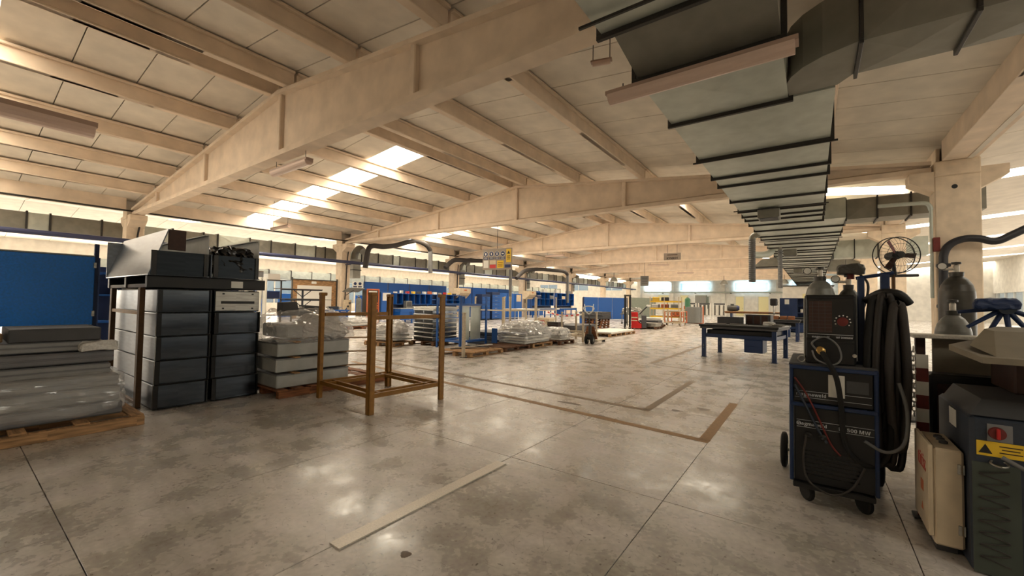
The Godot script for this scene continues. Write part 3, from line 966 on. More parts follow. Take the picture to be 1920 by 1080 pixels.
	for q in [[-13.7, -15.2, 24.85, "pale strip lamp hung under the third beam"], [-11.2, -9.5, 34.85, "white strip lamp hung under the fourth beam"], [-11.4, -9.8, 44.85, "dark strip lamp hung under the fifth beam"], [-20.5, -18.8, 9.0, "thin strip lamp above the stacked black boxes"]]:
		fluorescent(q[3], w(minf(q[0], q[1]), 4.75, q[2]), w(maxf(q[0], q[1]), 4.75, q[2]), 0.07, -1.0 if q[2] < 10.0 else 0.19)
	for q in [[-18.3, 44.85, "round bell lamp near the left windows"], [-8.6, 54.85, "bell lamp before the far middle window"], [-2.6, 54.85, "bell lamp under the far end of the duct"]]:
		t = thing("bell_lamp", q[2], "lamp", w(q[0], 4.0, q[1]), 0.0, "bell lamps")
		lathe(t, "shade", "galv_dark", [Vector2(0.42, 0.0), Vector2(0.40, 0.15), Vector2(0.28, 0.40), Vector2(0.12, 0.50), Vector2(0.0, 0.52)])
		lathe(t, "globe", "white", [Vector2(0.0, -0.08), Vector2(0.25, 0.0), Vector2(0.3, 0.12)])
		rod(t, "stem", "cable", Vector3(0, 0.5, 0), Vector3(0, 1.0, 0), 0.03, 6)

# ---------- tape, plates and spots on the floor
func floor_strip(n: String, m: String, label: String, cat: String, pts: Array, wd: float, th: float):
	# a flat strip given by corner points (x, d), mitred
	var t := thing(n, label, cat)
	for i in pts.size() - 1:
		var a := w(pts[i][0], 0, pts[i][1])
		var b := w(pts[i + 1][0], 0, pts[i + 1][1])
		var dir := (b - a).normalized()
		var f := Transform3D(frame_at(dir), (a + b) / 2 + Vector3(0, th / 2 + 0.0006, 0))
		var st := mb()
		add_box(st, Vector3.ZERO, Vector3(wd, th, (b - a).length() + (wd if i < pts.size() - 2 else 0.0)), 0.0004, f)
		done(t, "strip", st, m)
	return t

func build_floor_marks():
	floor_strip("floor_tape", "tape", "outer tan tape line turning a corner on the floor", "tape", [[-9.2, 6.05], [-1.02, 5.16], [-1.02, 7.40]], 0.12, 0.0015)
	floor_strip("floor_tape", "tape_faded", "inner faded tape line turning a corner on the floor", "tape", [[-9.2, 6.62], [-1.98, 6.10], [-1.98, 8.95]], 0.11, 0.0015)
	floor_strip("floor_tape", "tape_faded", "faded tape line reaching back towards the blue bench", "tape", [[-3.42, 10.9], [-3.38, 17.4]], 0.12, 0.0015)
	floor_strip("floor_tape", "tape_faded", "short thin tape line across the floor before the bench", "tape", [[-3.3, 10.75], [-1.7, 10.4]], 0.07, 0.0015)
	floor_strip("floor_plate", "steel_worn", "long flat metal strip lying on the near floor", "plate", [[-2.43, 1.50], [-2.43, 3.22]], 0.11, 0.009)
	# spilled spots: irregular, nearly round
	var spots := [[-3.05, 5.75, 0.20, 0.05, "longer dark spot between the tape lines"], [-2.35, 5.35, 0.20, 0.05, "dark spot nearest the outer tape corner"], [-1.62, 6.35, 0.08, 0.05, "round brown spot inside the tape corner"], [-1.33, 6.7, 0.09, 0.06, "round tan spot beside the outer tape"], [-2.02, 1.72, 0.035, 0.03, "small oily spot beside the metal strip"]]
	for i in spots.size():
		var q = spots[i]
		var nz := RandomNumberGenerator.new()
		nz.seed = 40 + i
		var st := mb()
		var pts := []
		for k in 22:
			var a := TAU * k / 22.0
			var r := 1.0 + 0.16 * sin(3.0 * a + i) + nz.randf_range(-0.1, 0.1)
			pts.append(Vector3(cos(a) * q[2] * r, 0.0012, sin(a) * q[3] * r))
		for k in 22:
			poly(st, [Vector3(0, 0.0014, 0), pts[k], pts[(k + 1) % 22]], Vector3(0, -1, 0))
			poly(st, [pts[k], pts[(k + 1) % 22], pts[(k + 1) % 22] * Vector3(1.02, 0.2, 1.02), pts[k] * Vector3(1.02, 0.2, 1.02)], Vector3(0, -1, 0))
		var o := done(self, "floor_spot", st, "stain", w(q[0], 0, q[1]))
		tag(o, q[4] + " on the concrete", "spot", "spots on the floor")

# ---------- loads and racks at the front left
# a pallet: deck boards across, blocks or stringers, bottom boards; origin at the middle of its base, deck boards run along x
func pallet(label: String, at: Vector3, turn: float, lx: float, lz: float, m := "wood", h := 0.14) -> Node3D:
	var t := thing("pallet", label, "pallet", at, turn, "wooden pallets")
	var n := maxi(3, int(lz / 0.19))
	for i in n:
		var z := -lz / 2 + lz * (i + 0.5) / n
		bx(t, "deck_board", m, Vector3(0, h - 0.011, z), Vector3(lx, 0.022, lz / n * 0.72), 0.003)
	for x in [-1.0, 0.0, 1.0]:
		for z in [-1.0, 0.0, 1.0]:
			bx(t, "block", m, Vector3(x * (lx / 2 - 0.06), h - 0.045 - 0.022 - 0.012, z * (lz / 2 - 0.06)), Vector3(0.12, 0.07, 0.12), 0.004)
		bx(t, "bearer", m, Vector3(x * (lx / 2 - 0.06), h - 0.034, 0), Vector3(0.10, 0.022, lz), 0.003)
		bx(t, "bottom_board", m, Vector3(x * (lx / 2 - 0.06), 0.011, 0), Vector3(0.10, 0.022, lz), 0.003)
	return t

# a stacking frame with four posts; sx across, sz deep
func stillage(n: String, label: String, at: Vector3, turn: float, sx: float, sz: float, h: float, m: String, upper: Array, group := "", ps := 0.07) -> Node3D:
	var t := thing(n, label, "rack", at, turn, group)
	for x in [-1.0, 1.0]:
		for z in [-1.0, 1.0]:
			var px: float = x * (sx / 2 - ps / 2)
			var pz: float = z * (sz / 2 - ps / 2)
			# angle-iron post
			var st := mb()
			add_box(st, Vector3(px, h / 2, pz + z * ps * 0.42), Vector3(ps, h, ps * 0.16), 0.002)
			add_box(st, Vector3(px + x * ps * 0.42, h / 2, pz), Vector3(ps * 0.16, h, ps), 0.002)
			add_box(st, Vector3(px, h / 2, pz), Vector3(ps * 0.55, h, ps * 0.55), 0.002)
			var po := done(t, "post", st, m)
			bx(po, "guide_cup", m, Vector3(px, h + 0.02, pz), Vector3(ps * 1.15, 0.05, ps * 1.15), 0.008)
	for y in [0.24]:
		for s in [-1.0, 1.0]:
			bx(t, "base_rail", m, Vector3(s * (sx / 2 - ps / 2), y, 0), Vector3(0.04, 0.06, sz - 2 * ps), 0.003)
			bx(t, "base_rail", m, Vector3(s * (sx / 2 - ps * 2.6), y, 0), Vector3(0.04, 0.05, sz - 2 * ps), 0.003)
			bx(t, "base_rail", m, Vector3(0, y, s * (sz / 2 - ps / 2)), Vector3(sx - 2 * ps, 0.06, 0.04), 0.003)
			bx(t, "base_rail", m, Vector3(0, y, s * (sz / 2 - ps * 2.6)), Vector3(sx - 2 * ps, 0.05, 0.04), 0.003)
	for u in upper:
		# [axis, side, height]
		if u[0] == "x":
			bx(t, "rail", m, Vector3(0, u[2], u[1] * (sz / 2 - ps / 2)), Vector3(sx - 2 * ps, 0.055, 0.04), 0.003)
		else:
			bx(t, "rail", m, Vector3(u[1] * (sx / 2 - ps / 2), u[2], 0), Vector3(0.04, 0.055, sz - 2 * ps), 0.003)
	return t

func wrap_roll(p: Node, n: String, m: String, c: Vector3, s: Vector3, amp: float, sd: int, nu := 22):
	return crumple(p, n, m, c, s, amp, sd, nu, 0.02, 1.3)

func build_left_front():
	# the pallet of wrapped grey boards at the left edge
	var t := thing("long_pallet", "rough pale wooden pallet under the wrapped grey boards at the left edge", "pallet", w(-7.2, 0, 0.35))
	for x in [0.63, 0.0, -0.63]:
		bx(t, "stringer", "wood", Vector3(x, 0.055, 0), Vector3(0.08, 0.11, 2.3), 0.006)
	for z in [-1.08, -0.62, -0.16, 0.30, 0.76, 1.08]:
		bx(t, "deck_board", "wood", Vector3(0, 0.122, z), Vector3(1.36, 0.024, 0.12), 0.004)
	var ys := [0.135, 0.30, 0.475, 0.62, 0.76, 0.90, 1.03]
	var words := ["lowest", "second lowest", "third", "middle", "fifth", "sixth"]
	for i in 6:
		var ins: float = [0.0, 0.02, 0.035, 0.10, 0.08, 0.16][i]
		var lt := "grey board pack wrapped in film, %s in the pile on the left pallet" % words[i]
		var pk := thing("board_pack", lt, "panel", w(-7.25, ys[i], 0.25 - ins * 0.5), 0.0, "grey board packs on the left pallet")
		var hh: float = ys[i + 1] - ys[i]
		bx(pk, "core", "pack_grey", Vector3(0, hh / 2, 0), Vector3(1.0 - ins, hh - 0.012, 2.16 - ins * 1.2), 0.01)
		for e in 2:
			bx(pk, "edge_strip", "pack_light" if i % 2 else "pack_grey", Vector3(0, hh * (0.28 + 0.42 * e), 0), Vector3(1.012 - ins, hh * 0.34, 2.17 - ins * 1.2), 0.006)
	t = thing("stretch_film", "clear glossy stretch film around the grey boards on the left", "film", w(-7.25, 0, 0.25))
	wrap_roll(t, "film", "film", Vector3(0, 0.40, 0), Vector3(1.09, 0.5, 2.26), 0.028, 31, 30)
	t = thing("cardboard_sheet", "tan cardboard sheet lying on the grey boards at the left edge", "cardboard", w(-7.25, 1.03, -0.15))
	bx(t, "sheet", "card", Vector3(0, 0.05, 0), Vector3(0.75, 0.09, 1.1), 0.008)
	bx(t, "fold", "card", Vector3(0.05, 0.11, 0.2), Vector3(0.6, 0.03, 0.55), 0.006, Vector3(0, 4, 3))
	t = thing("dark_panel_offcut", "dark grey panel offcut on the board pile under the blue doors", "panel", w(-7.2, 1.03, 0.78))
	bx(t, "sheet", "grey_dark", Vector3(0, 0.07, 0), Vector3(0.8, 0.14, 0.7), 0.008)
	t = thing("white_wrapper", "crumpled white and blue wrapper on the board pile", "wrapper", w(-6.86, 0.905, 1.12))
	crumple(t, "bag", "film_white", Vector3(0, 0.05, 0), Vector3(0.22, 0.09, 0.30), 0.03, 8, 8)
	# blue double-door tool cabinet behind them
	t = thing("tool_cabinet", "bright blue wall cabinet with scuffed doors at the left edge", "cabinet", w(-8.5, 0, 0.06))
	bx(t, "body", "blue_dark", Vector3(-0.28, 1.61, 0), Vector3(0.5, 0.98, 2.5), 0.006)
	bx(t, "door", "blue", Vector3(0, 1.61, -0.79), Vector3(0.035, 0.98, 0.92), 0.006)
	var dr := bx(t, "door", "blue", Vector3(0, 1.62, 0.27), Vector3(0.035, 0.98, 1.16), 0.006)
	bx(dr, "latch", "steel", Vector3(0.025, -0.18, -0.50), Vector3(0.02, 0.03, 0.10), 0.004)
	bx(t, "top_trim", "grey_paint", Vector3(-0.05, 2.115, -0.5), Vector3(0.10, 0.02, 1.5), 0.004)
	for z in [-1.28, 1.28]:
		bx(t, "post", "blue_dark", Vector3(-0.1, 1.15, z), Vector3(0.06, 2.3, 0.05), 0.004)
	for y in [1.28, 1.98]:
		bx(t, "hinge", "steel", Vector3(0.03, y, -1.25), Vector3(0.03, 0.08, 0.03), 0.004)
	for z in [-0.6, 0.6]:
		bx(t, "leg", "blue_dark", Vector3(-0.4, 0.56, z), Vector3(0.06, 1.12, 0.06), 0.004)
	# shelf seen between the cabinet and the stack
	t = thing("blue_shelf", "dark blue open shelf seen behind the brown stacking frame", "shelf", w(-12.0, 0, 2.35))
	for z in [-0.5, 0.5]:
		for x in [-0.3, 0.3]:
			bx(t, "post", "blue_dark", Vector3(x, 1.15, z), Vector3(0.06, 2.3, 0.06), 0.004)
	for y in [0.4, 1.0, 1.55, 2.0]:
		bx(t, "shelf_board", "blue_mid", Vector3(0, y, 0), Vector3(0.6, 0.04, 1.0), 0.004)
	bx(t, "back_sheet", "blue_dark", Vector3(-0.31, 1.2, 0), Vector3(0.02, 1.9, 1.0), 0.003)
	t = thing("white_carton", "white carton on the dark blue shelf", "box", w(-11.95, 1.571, 2.5))
	bx(t, "body", "white", Vector3(0, 0.09, 0), Vector3(0.35, 0.18, 0.4), 0.006)
	bx(t, "flap", "card", Vector3(0.05, 0.19, 0), Vector3(0.25, 0.012, 0.38), 0.003, Vector3(0, 0, 6))
	# stacked sheet-metal cabinets inside a brown stacking frame
	for col in 2:
		var d0: float = [1.72, 2.385][col]
		for r in 5:
			if col == 1 and r == 4: continue
			var lt := "dark glossy sheet-metal box, %s of the %s column of the black stack" % [["bottom", "second from bottom", "middle", "fourth from bottom", "top"][r], ["left", "right"][col]]
			var b := thing("metal_box", lt, "box", w(-8.35, 0.015 + 0.327 * r, d0 + 0.315), rng.randf_range(-0.6, 0.6), "black sheet-metal boxes")
			bx(b, "body", "box_side", Vector3(-0.02, 0.162, 0), Vector3(2.30, 0.318, 0.62), 0.01)
			var fs := mb()
			add_box(fs, Vector3(1.155, 0.162, 0.287), Vector3(0.05, 0.322, 0.055), 0.004)
			add_box(fs, Vector3(1.155, 0.162, -0.302), Vector3(0.05, 0.322, 0.022), 0.003)
			add_box(fs, Vector3(1.155, 0.006, 0), Vector3(0.05, 0.010, 0.60), 0.004)
			add_box(fs, Vector3(1.155, 0.319, 0), Vector3(0.05, 0.008, 0.60), 0.004)
			done(b, "end_frame", fs, "black_gloss")
			# slightly bowed end sheet
			var es := mb()
			for k in 10:
				var ya := 0.012 + 0.304 * k / 10.0
				var yb := 0.012 + 0.304 * (k + 1) / 10.0
				var xa := 1.150 + 0.007 * sin(PI * k / 10.0)
				var xb := 1.150 + 0.007 * sin(PI * (k + 1) / 10.0)
				poly(es, [Vector3(xa, ya, 0.26), Vector3(xa, ya, -0.28), Vector3(xb, yb, -0.28), Vector3(xb, yb, 0.26)], Vector3(0, 0.16, 0))
			done(b, "end_sheet", es, "dark_sheet")
	t = thing("slotted_box", "grey metal box with a slotted and bolted end plate, on the right column", "box", w(-8.35, 0.015 + 0.327 * 4, 2.70))
	bx(t, "body", "zinc", Vector3(0, 0.162, 0), Vector3(2.30, 0.318, 0.62), 0.01)
	var pl := bx(t, "end_plate", "steel", Vector3(1.165, 0.165, 0), Vector3(0.02, 0.29, 0.60), 0.008)
	bx(pl, "slot", "black", Vector3(0.010, -0.02, 0), Vector3(0.004, 0.04, 0.46), 0.001)
	for z in [-0.2, 0.2]:
		for y in [-0.11, 0.11]:
			bx(pl, "bolt", "black", Vector3(0.010, y, z), Vector3(0.006, 0.022, 0.03), 0.002)
	t = thing("stacking_frame", "brown steel stacking frame around the black metal boxes", "rack", w(-8.35, 0, 2.36))
	for x in [-0.85, 0.76]:
		for z in [-0.69, 0.71]:
			bx(t, "post", "rack_brown", Vector3(x, 0.83, z), Vector3(0.11, 1.66, 0.06), 0.005)
	for z in [-0.69, 0.71]:
		bx(t, "tie", "rack_ochre", Vector3(-0.045, 1.31, z), Vector3(1.5, 0.05, 0.04), 0.004)
		bx(t, "foot_tie", "rack_brown", Vector3(-0.045, 0.06, z), Vector3(1.5, 0.05, 0.04), 0.004)
	for x in [-1.05, 0.0, 1.08]:
		bx(t, "top_beam", "black", Vector3(x, 1.745, 0), Vector3(0.10, 0.16, 1.48), 0.006)
	for z in [-0.68, 0.0, 0.68]:
		bx(t, "top_slat", "brown_dark", Vector3(0, 1.69, z), Vector3(2.2, 0.05, 0.09), 0.004)
	bx(t, "paper_tag", "white", Vector3(1.14, 1.74, -0.33), Vector3(0.004, 0.10, 0.16), 0.0)
	# open trays on top
	for k in 2:
		var d0: float = [1.60, 2.31][k]
		var wd: float = [0.69, 0.66][k]
		t = thing("open_tray", ["open sheet-metal tray with a tall grey side, on top of the black stack at left", "open sheet-metal tray with a tipped side, on top of the black stack at right"][k], "tray", w(-8.3, 1.828, d0 + wd / 2), 0.0, "open metal trays on the stack")
		bx(t, "bottom_sheet", "zinc", Vector3(0, 0.008, 0), Vector3(2.36, 0.014, wd), 0.002)
		var fr := bx(t, "front_sheet", "tray_dark", Vector3(1.18, 0.17, -0.02), Vector3(0.014, 0.33, wd - 0.10), 0.003)
		bx(fr, "edge", "black_gloss", Vector3(0.008, 0, wd / 2 - 0.035), Vector3(0.03, 0.33, 0.06), 0.003)
		bx(fr, "edge", "black_gloss", Vector3(0.008, 0, -wd / 2 + 0.07), Vector3(0.03, 0.33, 0.05), 0.003)
		var ss := mb()
		if k == 0:
			add_prism(ss, [Vector3(-1.17, 0.0, wd / 2), Vector3(1.17, 0.0, wd / 2), Vector3(1.17, 0.64, wd / 2 - 0.20), Vector3(-1.17, 0.64, wd / 2 - 0.20)], Vector3(0, 0, -0.014))
			bx(t, "end_flap", "brown_dark", Vector3(1.12, 0.50, 0.03), Vector3(0.02, 0.28, 0.20), 0.006, Vector3(0, 0, 0))
		else:
			add_prism(ss, [Vector3(-1.17, 0.0, wd / 2), Vector3(1.17, 0.0, wd / 2), Vector3(1.17, 0.34, wd / 2), Vector3(-1.17, 0.34, wd / 2)], Vector3(0, 0, -0.014))
		done(t, "side_sheet", ss, "box_side")
		ss = mb()
		add_prism(ss, [Vector3(-1.15, 0.0, -wd / 2 + 0.02), Vector3(1.15, 0.0, -wd / 2 + 0.02), Vector3(1.15, 0.60, -wd / 2 + 0.02), Vector3(-1.15, 0.62, -wd / 2 + 0.02)], Vector3(0, 0, -0.014))
		var wl := done(t, "tall_sheet", ss, "grey_paint")
		bx(wl, "rolled_edge", "grey_paint", Vector3(0, 0.615, -wd / 2 + 0.03), Vector3(2.3, 0.018, 0.05), 0.004)
		bx(t, "back_sheet", "zinc", Vector3(-1.17, 0.3, 0), Vector3(0.014, 0.6, wd), 0.003)
	t = thing("black_film", "crumpled black plastic film lying in the right top tray", "film", w(-7.55, 1.87, 2.66))
	crumple(t, "film", "black_gloss", Vector3(0, 0.25, 0), Vector3(0.8, 0.34, 0.44), 0.07, 12, 14)
	# wrapped load on an orange pallet
	t = thing("orange_pallet", "reddish wooden pallet under the film-wrapped grey boxes", "pallet", w(-7.22, 0, 4.06))
	for x in [0.56, 0.0, -0.56]:
		bx(t, "stringer", "wood_orange", Vector3(x, 0.055, 0), Vector3(0.09, 0.11, 1.95), 0.006)
	for i in 8:
		bx(t, "deck_board", "wood_orange", Vector3(0, 0.121, -0.92 + i * 0.263), Vector3(1.25, 0.022, 0.16), 0.004)
	t = thing("paper_sheet", "white paper lying on the reddish pallet end", "paper", w(-6.95, 0.1325, 4.5))
	bx(t, "sheet", "white", Vector3(0, 0.002, 0), Vector3(0.3, 0.003, 0.2), 0.0)
	for r in 3:
		var b := thing("grey_box", "long light grey box, %s of the three beside the brown rack" % ["lowest", "middle", "top"][r], "box", w(-7.22, 0.135 + 0.245 * r, 3.71), rng.randf_range(-2, 2), "light grey boxes on the reddish pallet")
		bx(b, "body", "grey_paint", Vector3(0, 0.105, 0), Vector3(1.02, 0.20, 1.22), 0.012)
		bx(b, "lid_edge", "grey_board", Vector3(0, 0.2115, 0), Vector3(1.03, 0.014, 1.23), 0.004)
		for z in [-0.45, 0.3]:
			var sl := thing("spacer_slat", "thin wooden slat %s, %s" % [["under the middle grey box", "under the top grey box", "above the top grey box"][r], "sticking out to the right" if z < 0 else "showing at the front left"], "slat", w(-7.0 if z > 0 else -6.95, 0.135 + 0.245 * r + 0.2205, 3.66 - z), 0.0 if z > 0 else 55.0, "spacer slats")
			bx(sl, "slat", "wood", Vector3(0, 0.010, 0), Vector3(0.78 if z > 0 else 1.3, 0.018, 0.09), 0.003)
	t = thing("wrapped_load", "bulging film-wrapped bundle on top of the light grey boxes", "bundle", w(-7.22, 0.892, 3.76))
	bx(t, "core", "grey_paint", Vector3(0, 0.12, 0), Vector3(0.85, 0.22, 1.0), 0.02)
	crumple(t, "film", "film", Vector3(0, 0.20, 0), Vector3(1.10, 0.46, 1.30), 0.08, 77, 26, 0.30, 1.5)
	crumple(t, "film_fold", "film_white", Vector3(0.25, 0.19, -0.15), Vector3(0.45, 0.34, 0.75), 0.08, 78, 20, 0.5, 1.6)
	var ft := mb()
	add_prism(ft, [Vector3(0.10, 0.36, 0.42), Vector3(0.16, 0.36, 0.15), Vector3(0.12, 0.60, 0.20), Vector3(0.06, 0.58, 0.40)], Vector3(-0.2, 0, 0))
	done(t, "dark_flap", ft, "grey_dark")
	ft = mb()
	add_prism(ft, [Vector3(0.14, 0.34, 0.08), Vector3(0.16, 0.32, -0.30), Vector3(0.10, 0.52, -0.22), Vector3(0.08, 0.54, 0.04)], Vector3(-0.2, 0, 0))
	done(t, "dark_flap", ft, "grey_dark")
	# the ochre rack
	stillage("ochre_rack", "empty ochre steel post rack standing on the open floor", w(-5.50, 0, 4.10), -4.0, 1.50, 1.30, 1.60, "rack_ochre", [["z", 1.0, 1.30], ["z", -1.0, 1.30]], "", 0.085)

# ---------- the welding corner at the front right
func gas_cylinder(label: String, at: Vector3, r: float, h: float, m: String, gauge := true) -> Node3D:
	var t := thing("gas_cylinder", label, "gas cylinder", at, 0.0, "gas cylinders")
	var s := h - 0.30
	lathe(t, "body", m, [Vector2(0, 0), Vector2(r * 0.9, 0), Vector2(r, 0.02), Vector2(r, s), Vector2(r * 0.97, s + 0.05), Vector2(r * 0.85, s + 0.11), Vector2(r * 0.62, s + 0.16), Vector2(r * 0.36, s + 0.19), Vector2(r * 0.33, s + 0.22)], Vector3.ZERO, 28)
	lathe(t, "collar", "gas_dark", [Vector2(r * 0.4, s + 0.19), Vector2(r * 0.42, s + 0.23), Vector2(0.0, s + 0.235)], Vector3.ZERO, 16)
	var v := lathe(t, "valve", "steel_worn", [Vector2(0.022, s + 0.23), Vector2(0.022, s + 0.29), Vector2(0.014, s + 0.30), Vector2(0.0, s + 0.30)], Vector3.ZERO, 10)
	lathe(v, "hand_knob", "gas_dark", [Vector2(0.0, s + 0.30), Vector2(0.035, s + 0.305), Vector2(0.035, s + 0.325), Vector2(0.0, s + 0.33)], Vector3.ZERO, 10)
	if gauge:
		rod(v, "outlet", "steel_worn", Vector3(0, s + 0.26, 0), Vector3(-0.09, s + 0.26, 0.01), 0.012, 8)
		var g := lathe(t, "gauge", "gas_dark", [Vector2(0, -0.014), Vector2(0.034, -0.014), Vector2(0.036, 0.012), Vector2(0.0, 0.014)], Vector3(-0.10, s + 0.285, 0.02), 14, Vector3(80, 0, 0))
		lathe(g, "dial", "white", [Vector2(0.030, 0.015), Vector2(0.0, 0.0165)], Vector3.ZERO, 14)
	return t

func wheel(p: Node, n: String, c: Vector3, r: float, wd: float):
	var o := lathe(p, n, "rubber", [Vector2(0.0, -wd / 2), Vector2(r * 0.8, -wd / 2), Vector2(r * 0.97, -wd * 0.3), Vector2(r, 0), Vector2(r * 0.97, wd * 0.3), Vector2(r * 0.8, wd / 2), Vector2(0.0, wd / 2)], c, 20, Vector3(0, 0, 90))
	lathe(o, "hub", "steel_worn", [Vector2(0, -wd * 0.6), Vector2(r * 0.35, -wd * 0.58), Vector2(r * 0.35, wd * 0.58), Vector2(0, wd * 0.6)], Vector3.ZERO, 12)
	return o

func build_right_front():
	# --- welding power source on its cart; the front faces the camera
	var t := thing("welding_machine", "black and blue wheeled welding power source standing on the right", "welder", w(0.11, 0, 4.07))
	bx(t, "lower_case", "grey_paint", Vector3(0, 0.46, -0.44), Vector3(0.54, 0.60, 0.86), 0.012)
	var fp := bx(t, "front_panel", "black", Vector3(0.012, 0.46, -0.004), Vector3(0.50, 0.585, 0.016), 0.004)
	bx(fp, "label_strip", "black_gloss", Vector3(0, 0.16, 0.010), Vector3(0.48, 0.05, 0.004), 0.001)
	bx(fp, "strip_line", "ink", Vector3(0, 0.187, 0.0125), Vector3(0.47, 0.003, 0.001), 0.0)
	bx(fp, "strip_line", "ink", Vector3(0, 0.133, 0.0125), Vector3(0.47, 0.003, 0.001), 0.0)
	text(fp, "lettering", "ink", "magmaweld", Vector3(-0.14, 0.159, 0.0125), 0.024, Vector3.ZERO, "Droid Sans", true)
	text(fp, "lettering", "ink", "RS 500 MW", Vector3(0.12, 0.156, 0.0125), 0.026, Vector3.ZERO, "Droid Sans", true)
	ring(fp, "emblem", "ink", Vector3(-0.222, 0.160, 0.0128), Vector3(0, 0, 1), 0.013, 0.002, 16, 4)
	for x in [-0.16, -0.07]:
		var so := lathe(fp, "socket", "black_gloss", [Vector2(0.026, 0.0), Vector2(0.028, 0.03), Vector2(0.012, 0.034), Vector2(0, 0.03)], Vector3(x, 0.075, 0.008), 14, Vector3(90, 0, 0))
		so.name = "socket"
	for i in 7:
		bx(fp, "vent_slot", "black_gloss", Vector3(-0.02, -0.05 - i * 0.03, 0.0085), Vector3(0.34, 0.010, 0.003), 0.0)
	bx(t, "side_panel", "grey_paint", Vector3(-0.272, 0.46, -0.44), Vector3(0.008, 0.56, 0.80), 0.002)
	bx(t, "corner_post", "bench_blue", Vector3(-0.258, 0.62, 0.006), Vector3(0.026, 0.92, 0.026), 0.006)
	bx(t, "corner_post", "bench_blue", Vector3(0.262, 0.62, 0.006), Vector3(0.026, 0.92, 0.026), 0.006)
	bx(t, "upper_case", "machine_blue", Vector3(0, 0.925, -0.42), Vector3(0.53, 0.29, 0.80), 0.012)
	var up := bx(t, "upper_panel", "black", Vector3(0, 0.92, -0.008), Vector3(0.49, 0.26, 0.016), 0.004)
	bx(up, "paper_label", "white", Vector3(0.03, 0.015, 0.010), Vector3(0.10, 0.17, 0.002), 0.0)
	bx(up, "strip_line", "ink", Vector3(0, -0.045, 0.0095), Vector3(0.47, 0.003, 0.001), 0.0)
	bx(up, "strip_line", "ink", Vector3(0, -0.095, 0.0095), Vector3(0.47, 0.003, 0.001), 0.0)
	text(up, "lettering", "ink", "magmaweld", Vector3(-0.13, -0.070, 0.0095), 0.024, Vector3.ZERO, "Droid Sans", true)
	bx(up, "window", "grey_dark", Vector3(0.155, 0.02, 0.009), Vector3(0.13, 0.09, 0.002), 0.0)
	bx(t, "top_tray", "grey_dark", Vector3(0, 1.080, -0.42), Vector3(0.55, 0.022, 0.82), 0.006)
	bx(t, "trim_bar", "bench_blue", Vector3(0, 0.768, 0.008), Vector3(0.54, 0.03, 0.03), 0.005)
	bx(t, "trim_bar", "bench_blue", Vector3(0, 1.062, 0.008), Vector3(0.54, 0.03, 0.03), 0.005)
	bx(t, "chassis", "black", Vector3(0, 0.145, -0.50), Vector3(0.50, 0.04, 1.10), 0.006)
	for x in [-0.16, 0.19]:
		var c := lathe(t, "caster", "rubber", [Vector2(0, -0.02), Vector2(0.06, -0.02), Vector2(0.075, -0.012), Vector2(0.078, 0), Vector2(0.075, 0.012), Vector2(0.06, 0.02), Vector2(0, 0.02)], Vector3(x, 0.078, -0.06), 18, Vector3(0, 35, 90))
		c.name = "caster"
		bx(t, "caster_fork", "grey_dark", Vector3(x, 0.125, -0.06), Vector3(0.06, 0.03, 0.08), 0.004)
	wheel(t, "wheel", Vector3(-0.345, 0.165, -0.78), 0.165, 0.055)
	wheel(t, "wheel", Vector3(0.345, 0.165, -0.78), 0.165, 0.055)
	rod(t, "axle", "steel_worn", Vector3(-0.38, 0.165, -0.78), Vector3(0.38, 0.165, -0.78), 0.014, 8)
	bx(t, "cylinder_plate", "black", Vector3(0, 0.178, -1.00), Vector3(0.5, 0.02, 0.28), 0.004)
	bx(t, "handle_post", "bench_blue", Vector3(0.20, 1.43, -0.28), Vector3(0.045, 0.72, 0.04), 0.006)
	bx(t, "handle_post", "bench_blue", Vector3(0.345, 1.44, -0.28), Vector3(0.055, 0.74, 0.04), 0.006)
	rod(t, "handle_bar", "bench_blue", Vector3(0.17, 1.78, -0.28), Vector3(0.40, 1.82, -0.28), 0.014, 8)
	bx(t, "handle_stay", "bench_blue", Vector3(0.275, 1.09, -0.28), Vector3(0.22, 0.05, 0.06), 0.005)
	ring(t, "lifting_eye", "steel", Vector3(-0.19, 1.118, -0.10), Vector3(0.4, 0, 1), 0.025, 0.006, 16, 6)
	# --- wire feeder on top
	t = thing("wire_feeder", "black wire feeder box with a round dial, on top of the welder", "welder", w(0.105, 1.092, 4.16))
	bx(t, "case", "black", Vector3(0, 0.275, -0.24), Vector3(0.325, 0.55, 0.46), 0.012)
	bx(t, "side_cover", "grey_paint", Vector3(-0.166, 0.275, -0.24), Vector3(0.010, 0.50, 0.44), 0.004)
	var ff := bx(t, "face_plate", "black_gloss", Vector3(0, 0.36, -0.004), Vector3(0.30, 0.32, 0.012), 0.004)
	bx(ff, "chart", "brown_dark", Vector3(-0.06, 0.015, 0.0065), Vector3(0.15, 0.25, 0.002), 0.0)
	for i in 9:
		bx(ff, "chart_line", "grey_dark", Vector3(-0.06, -0.10 + i * 0.028, 0.0078), Vector3(0.145, 0.0025, 0.001), 0.0)
	for i in 3:
		bx(ff, "chart_line", "grey_dark", Vector3(-0.11 + i * 0.04, 0.015, 0.0078), Vector3(0.0025, 0.24, 0.001), 0.0)
	lathe(ff, "dial", "red_dark", [Vector2(0.036, 0.0), Vector2(0.034, 0.016), Vector2(0.0, 0.018)], Vector3(0.08, -0.02, 0.006), 20, Vector3(90, 0, 0))
	for k in 9:
		var a := -0.6 + k * 0.52
		bx(ff, "dial_mark", "white", Vector3(0.08 + 0.048 * cos(a), -0.02 + 0.048 * sin(a), 0.0075), Vector3(0.009, 0.009, 0.002), 0.001)
	bx(ff, "strip_line", "ink", Vector3(0, -0.125, 0.0072), Vector3(0.29, 0.003, 0.001), 0.0)
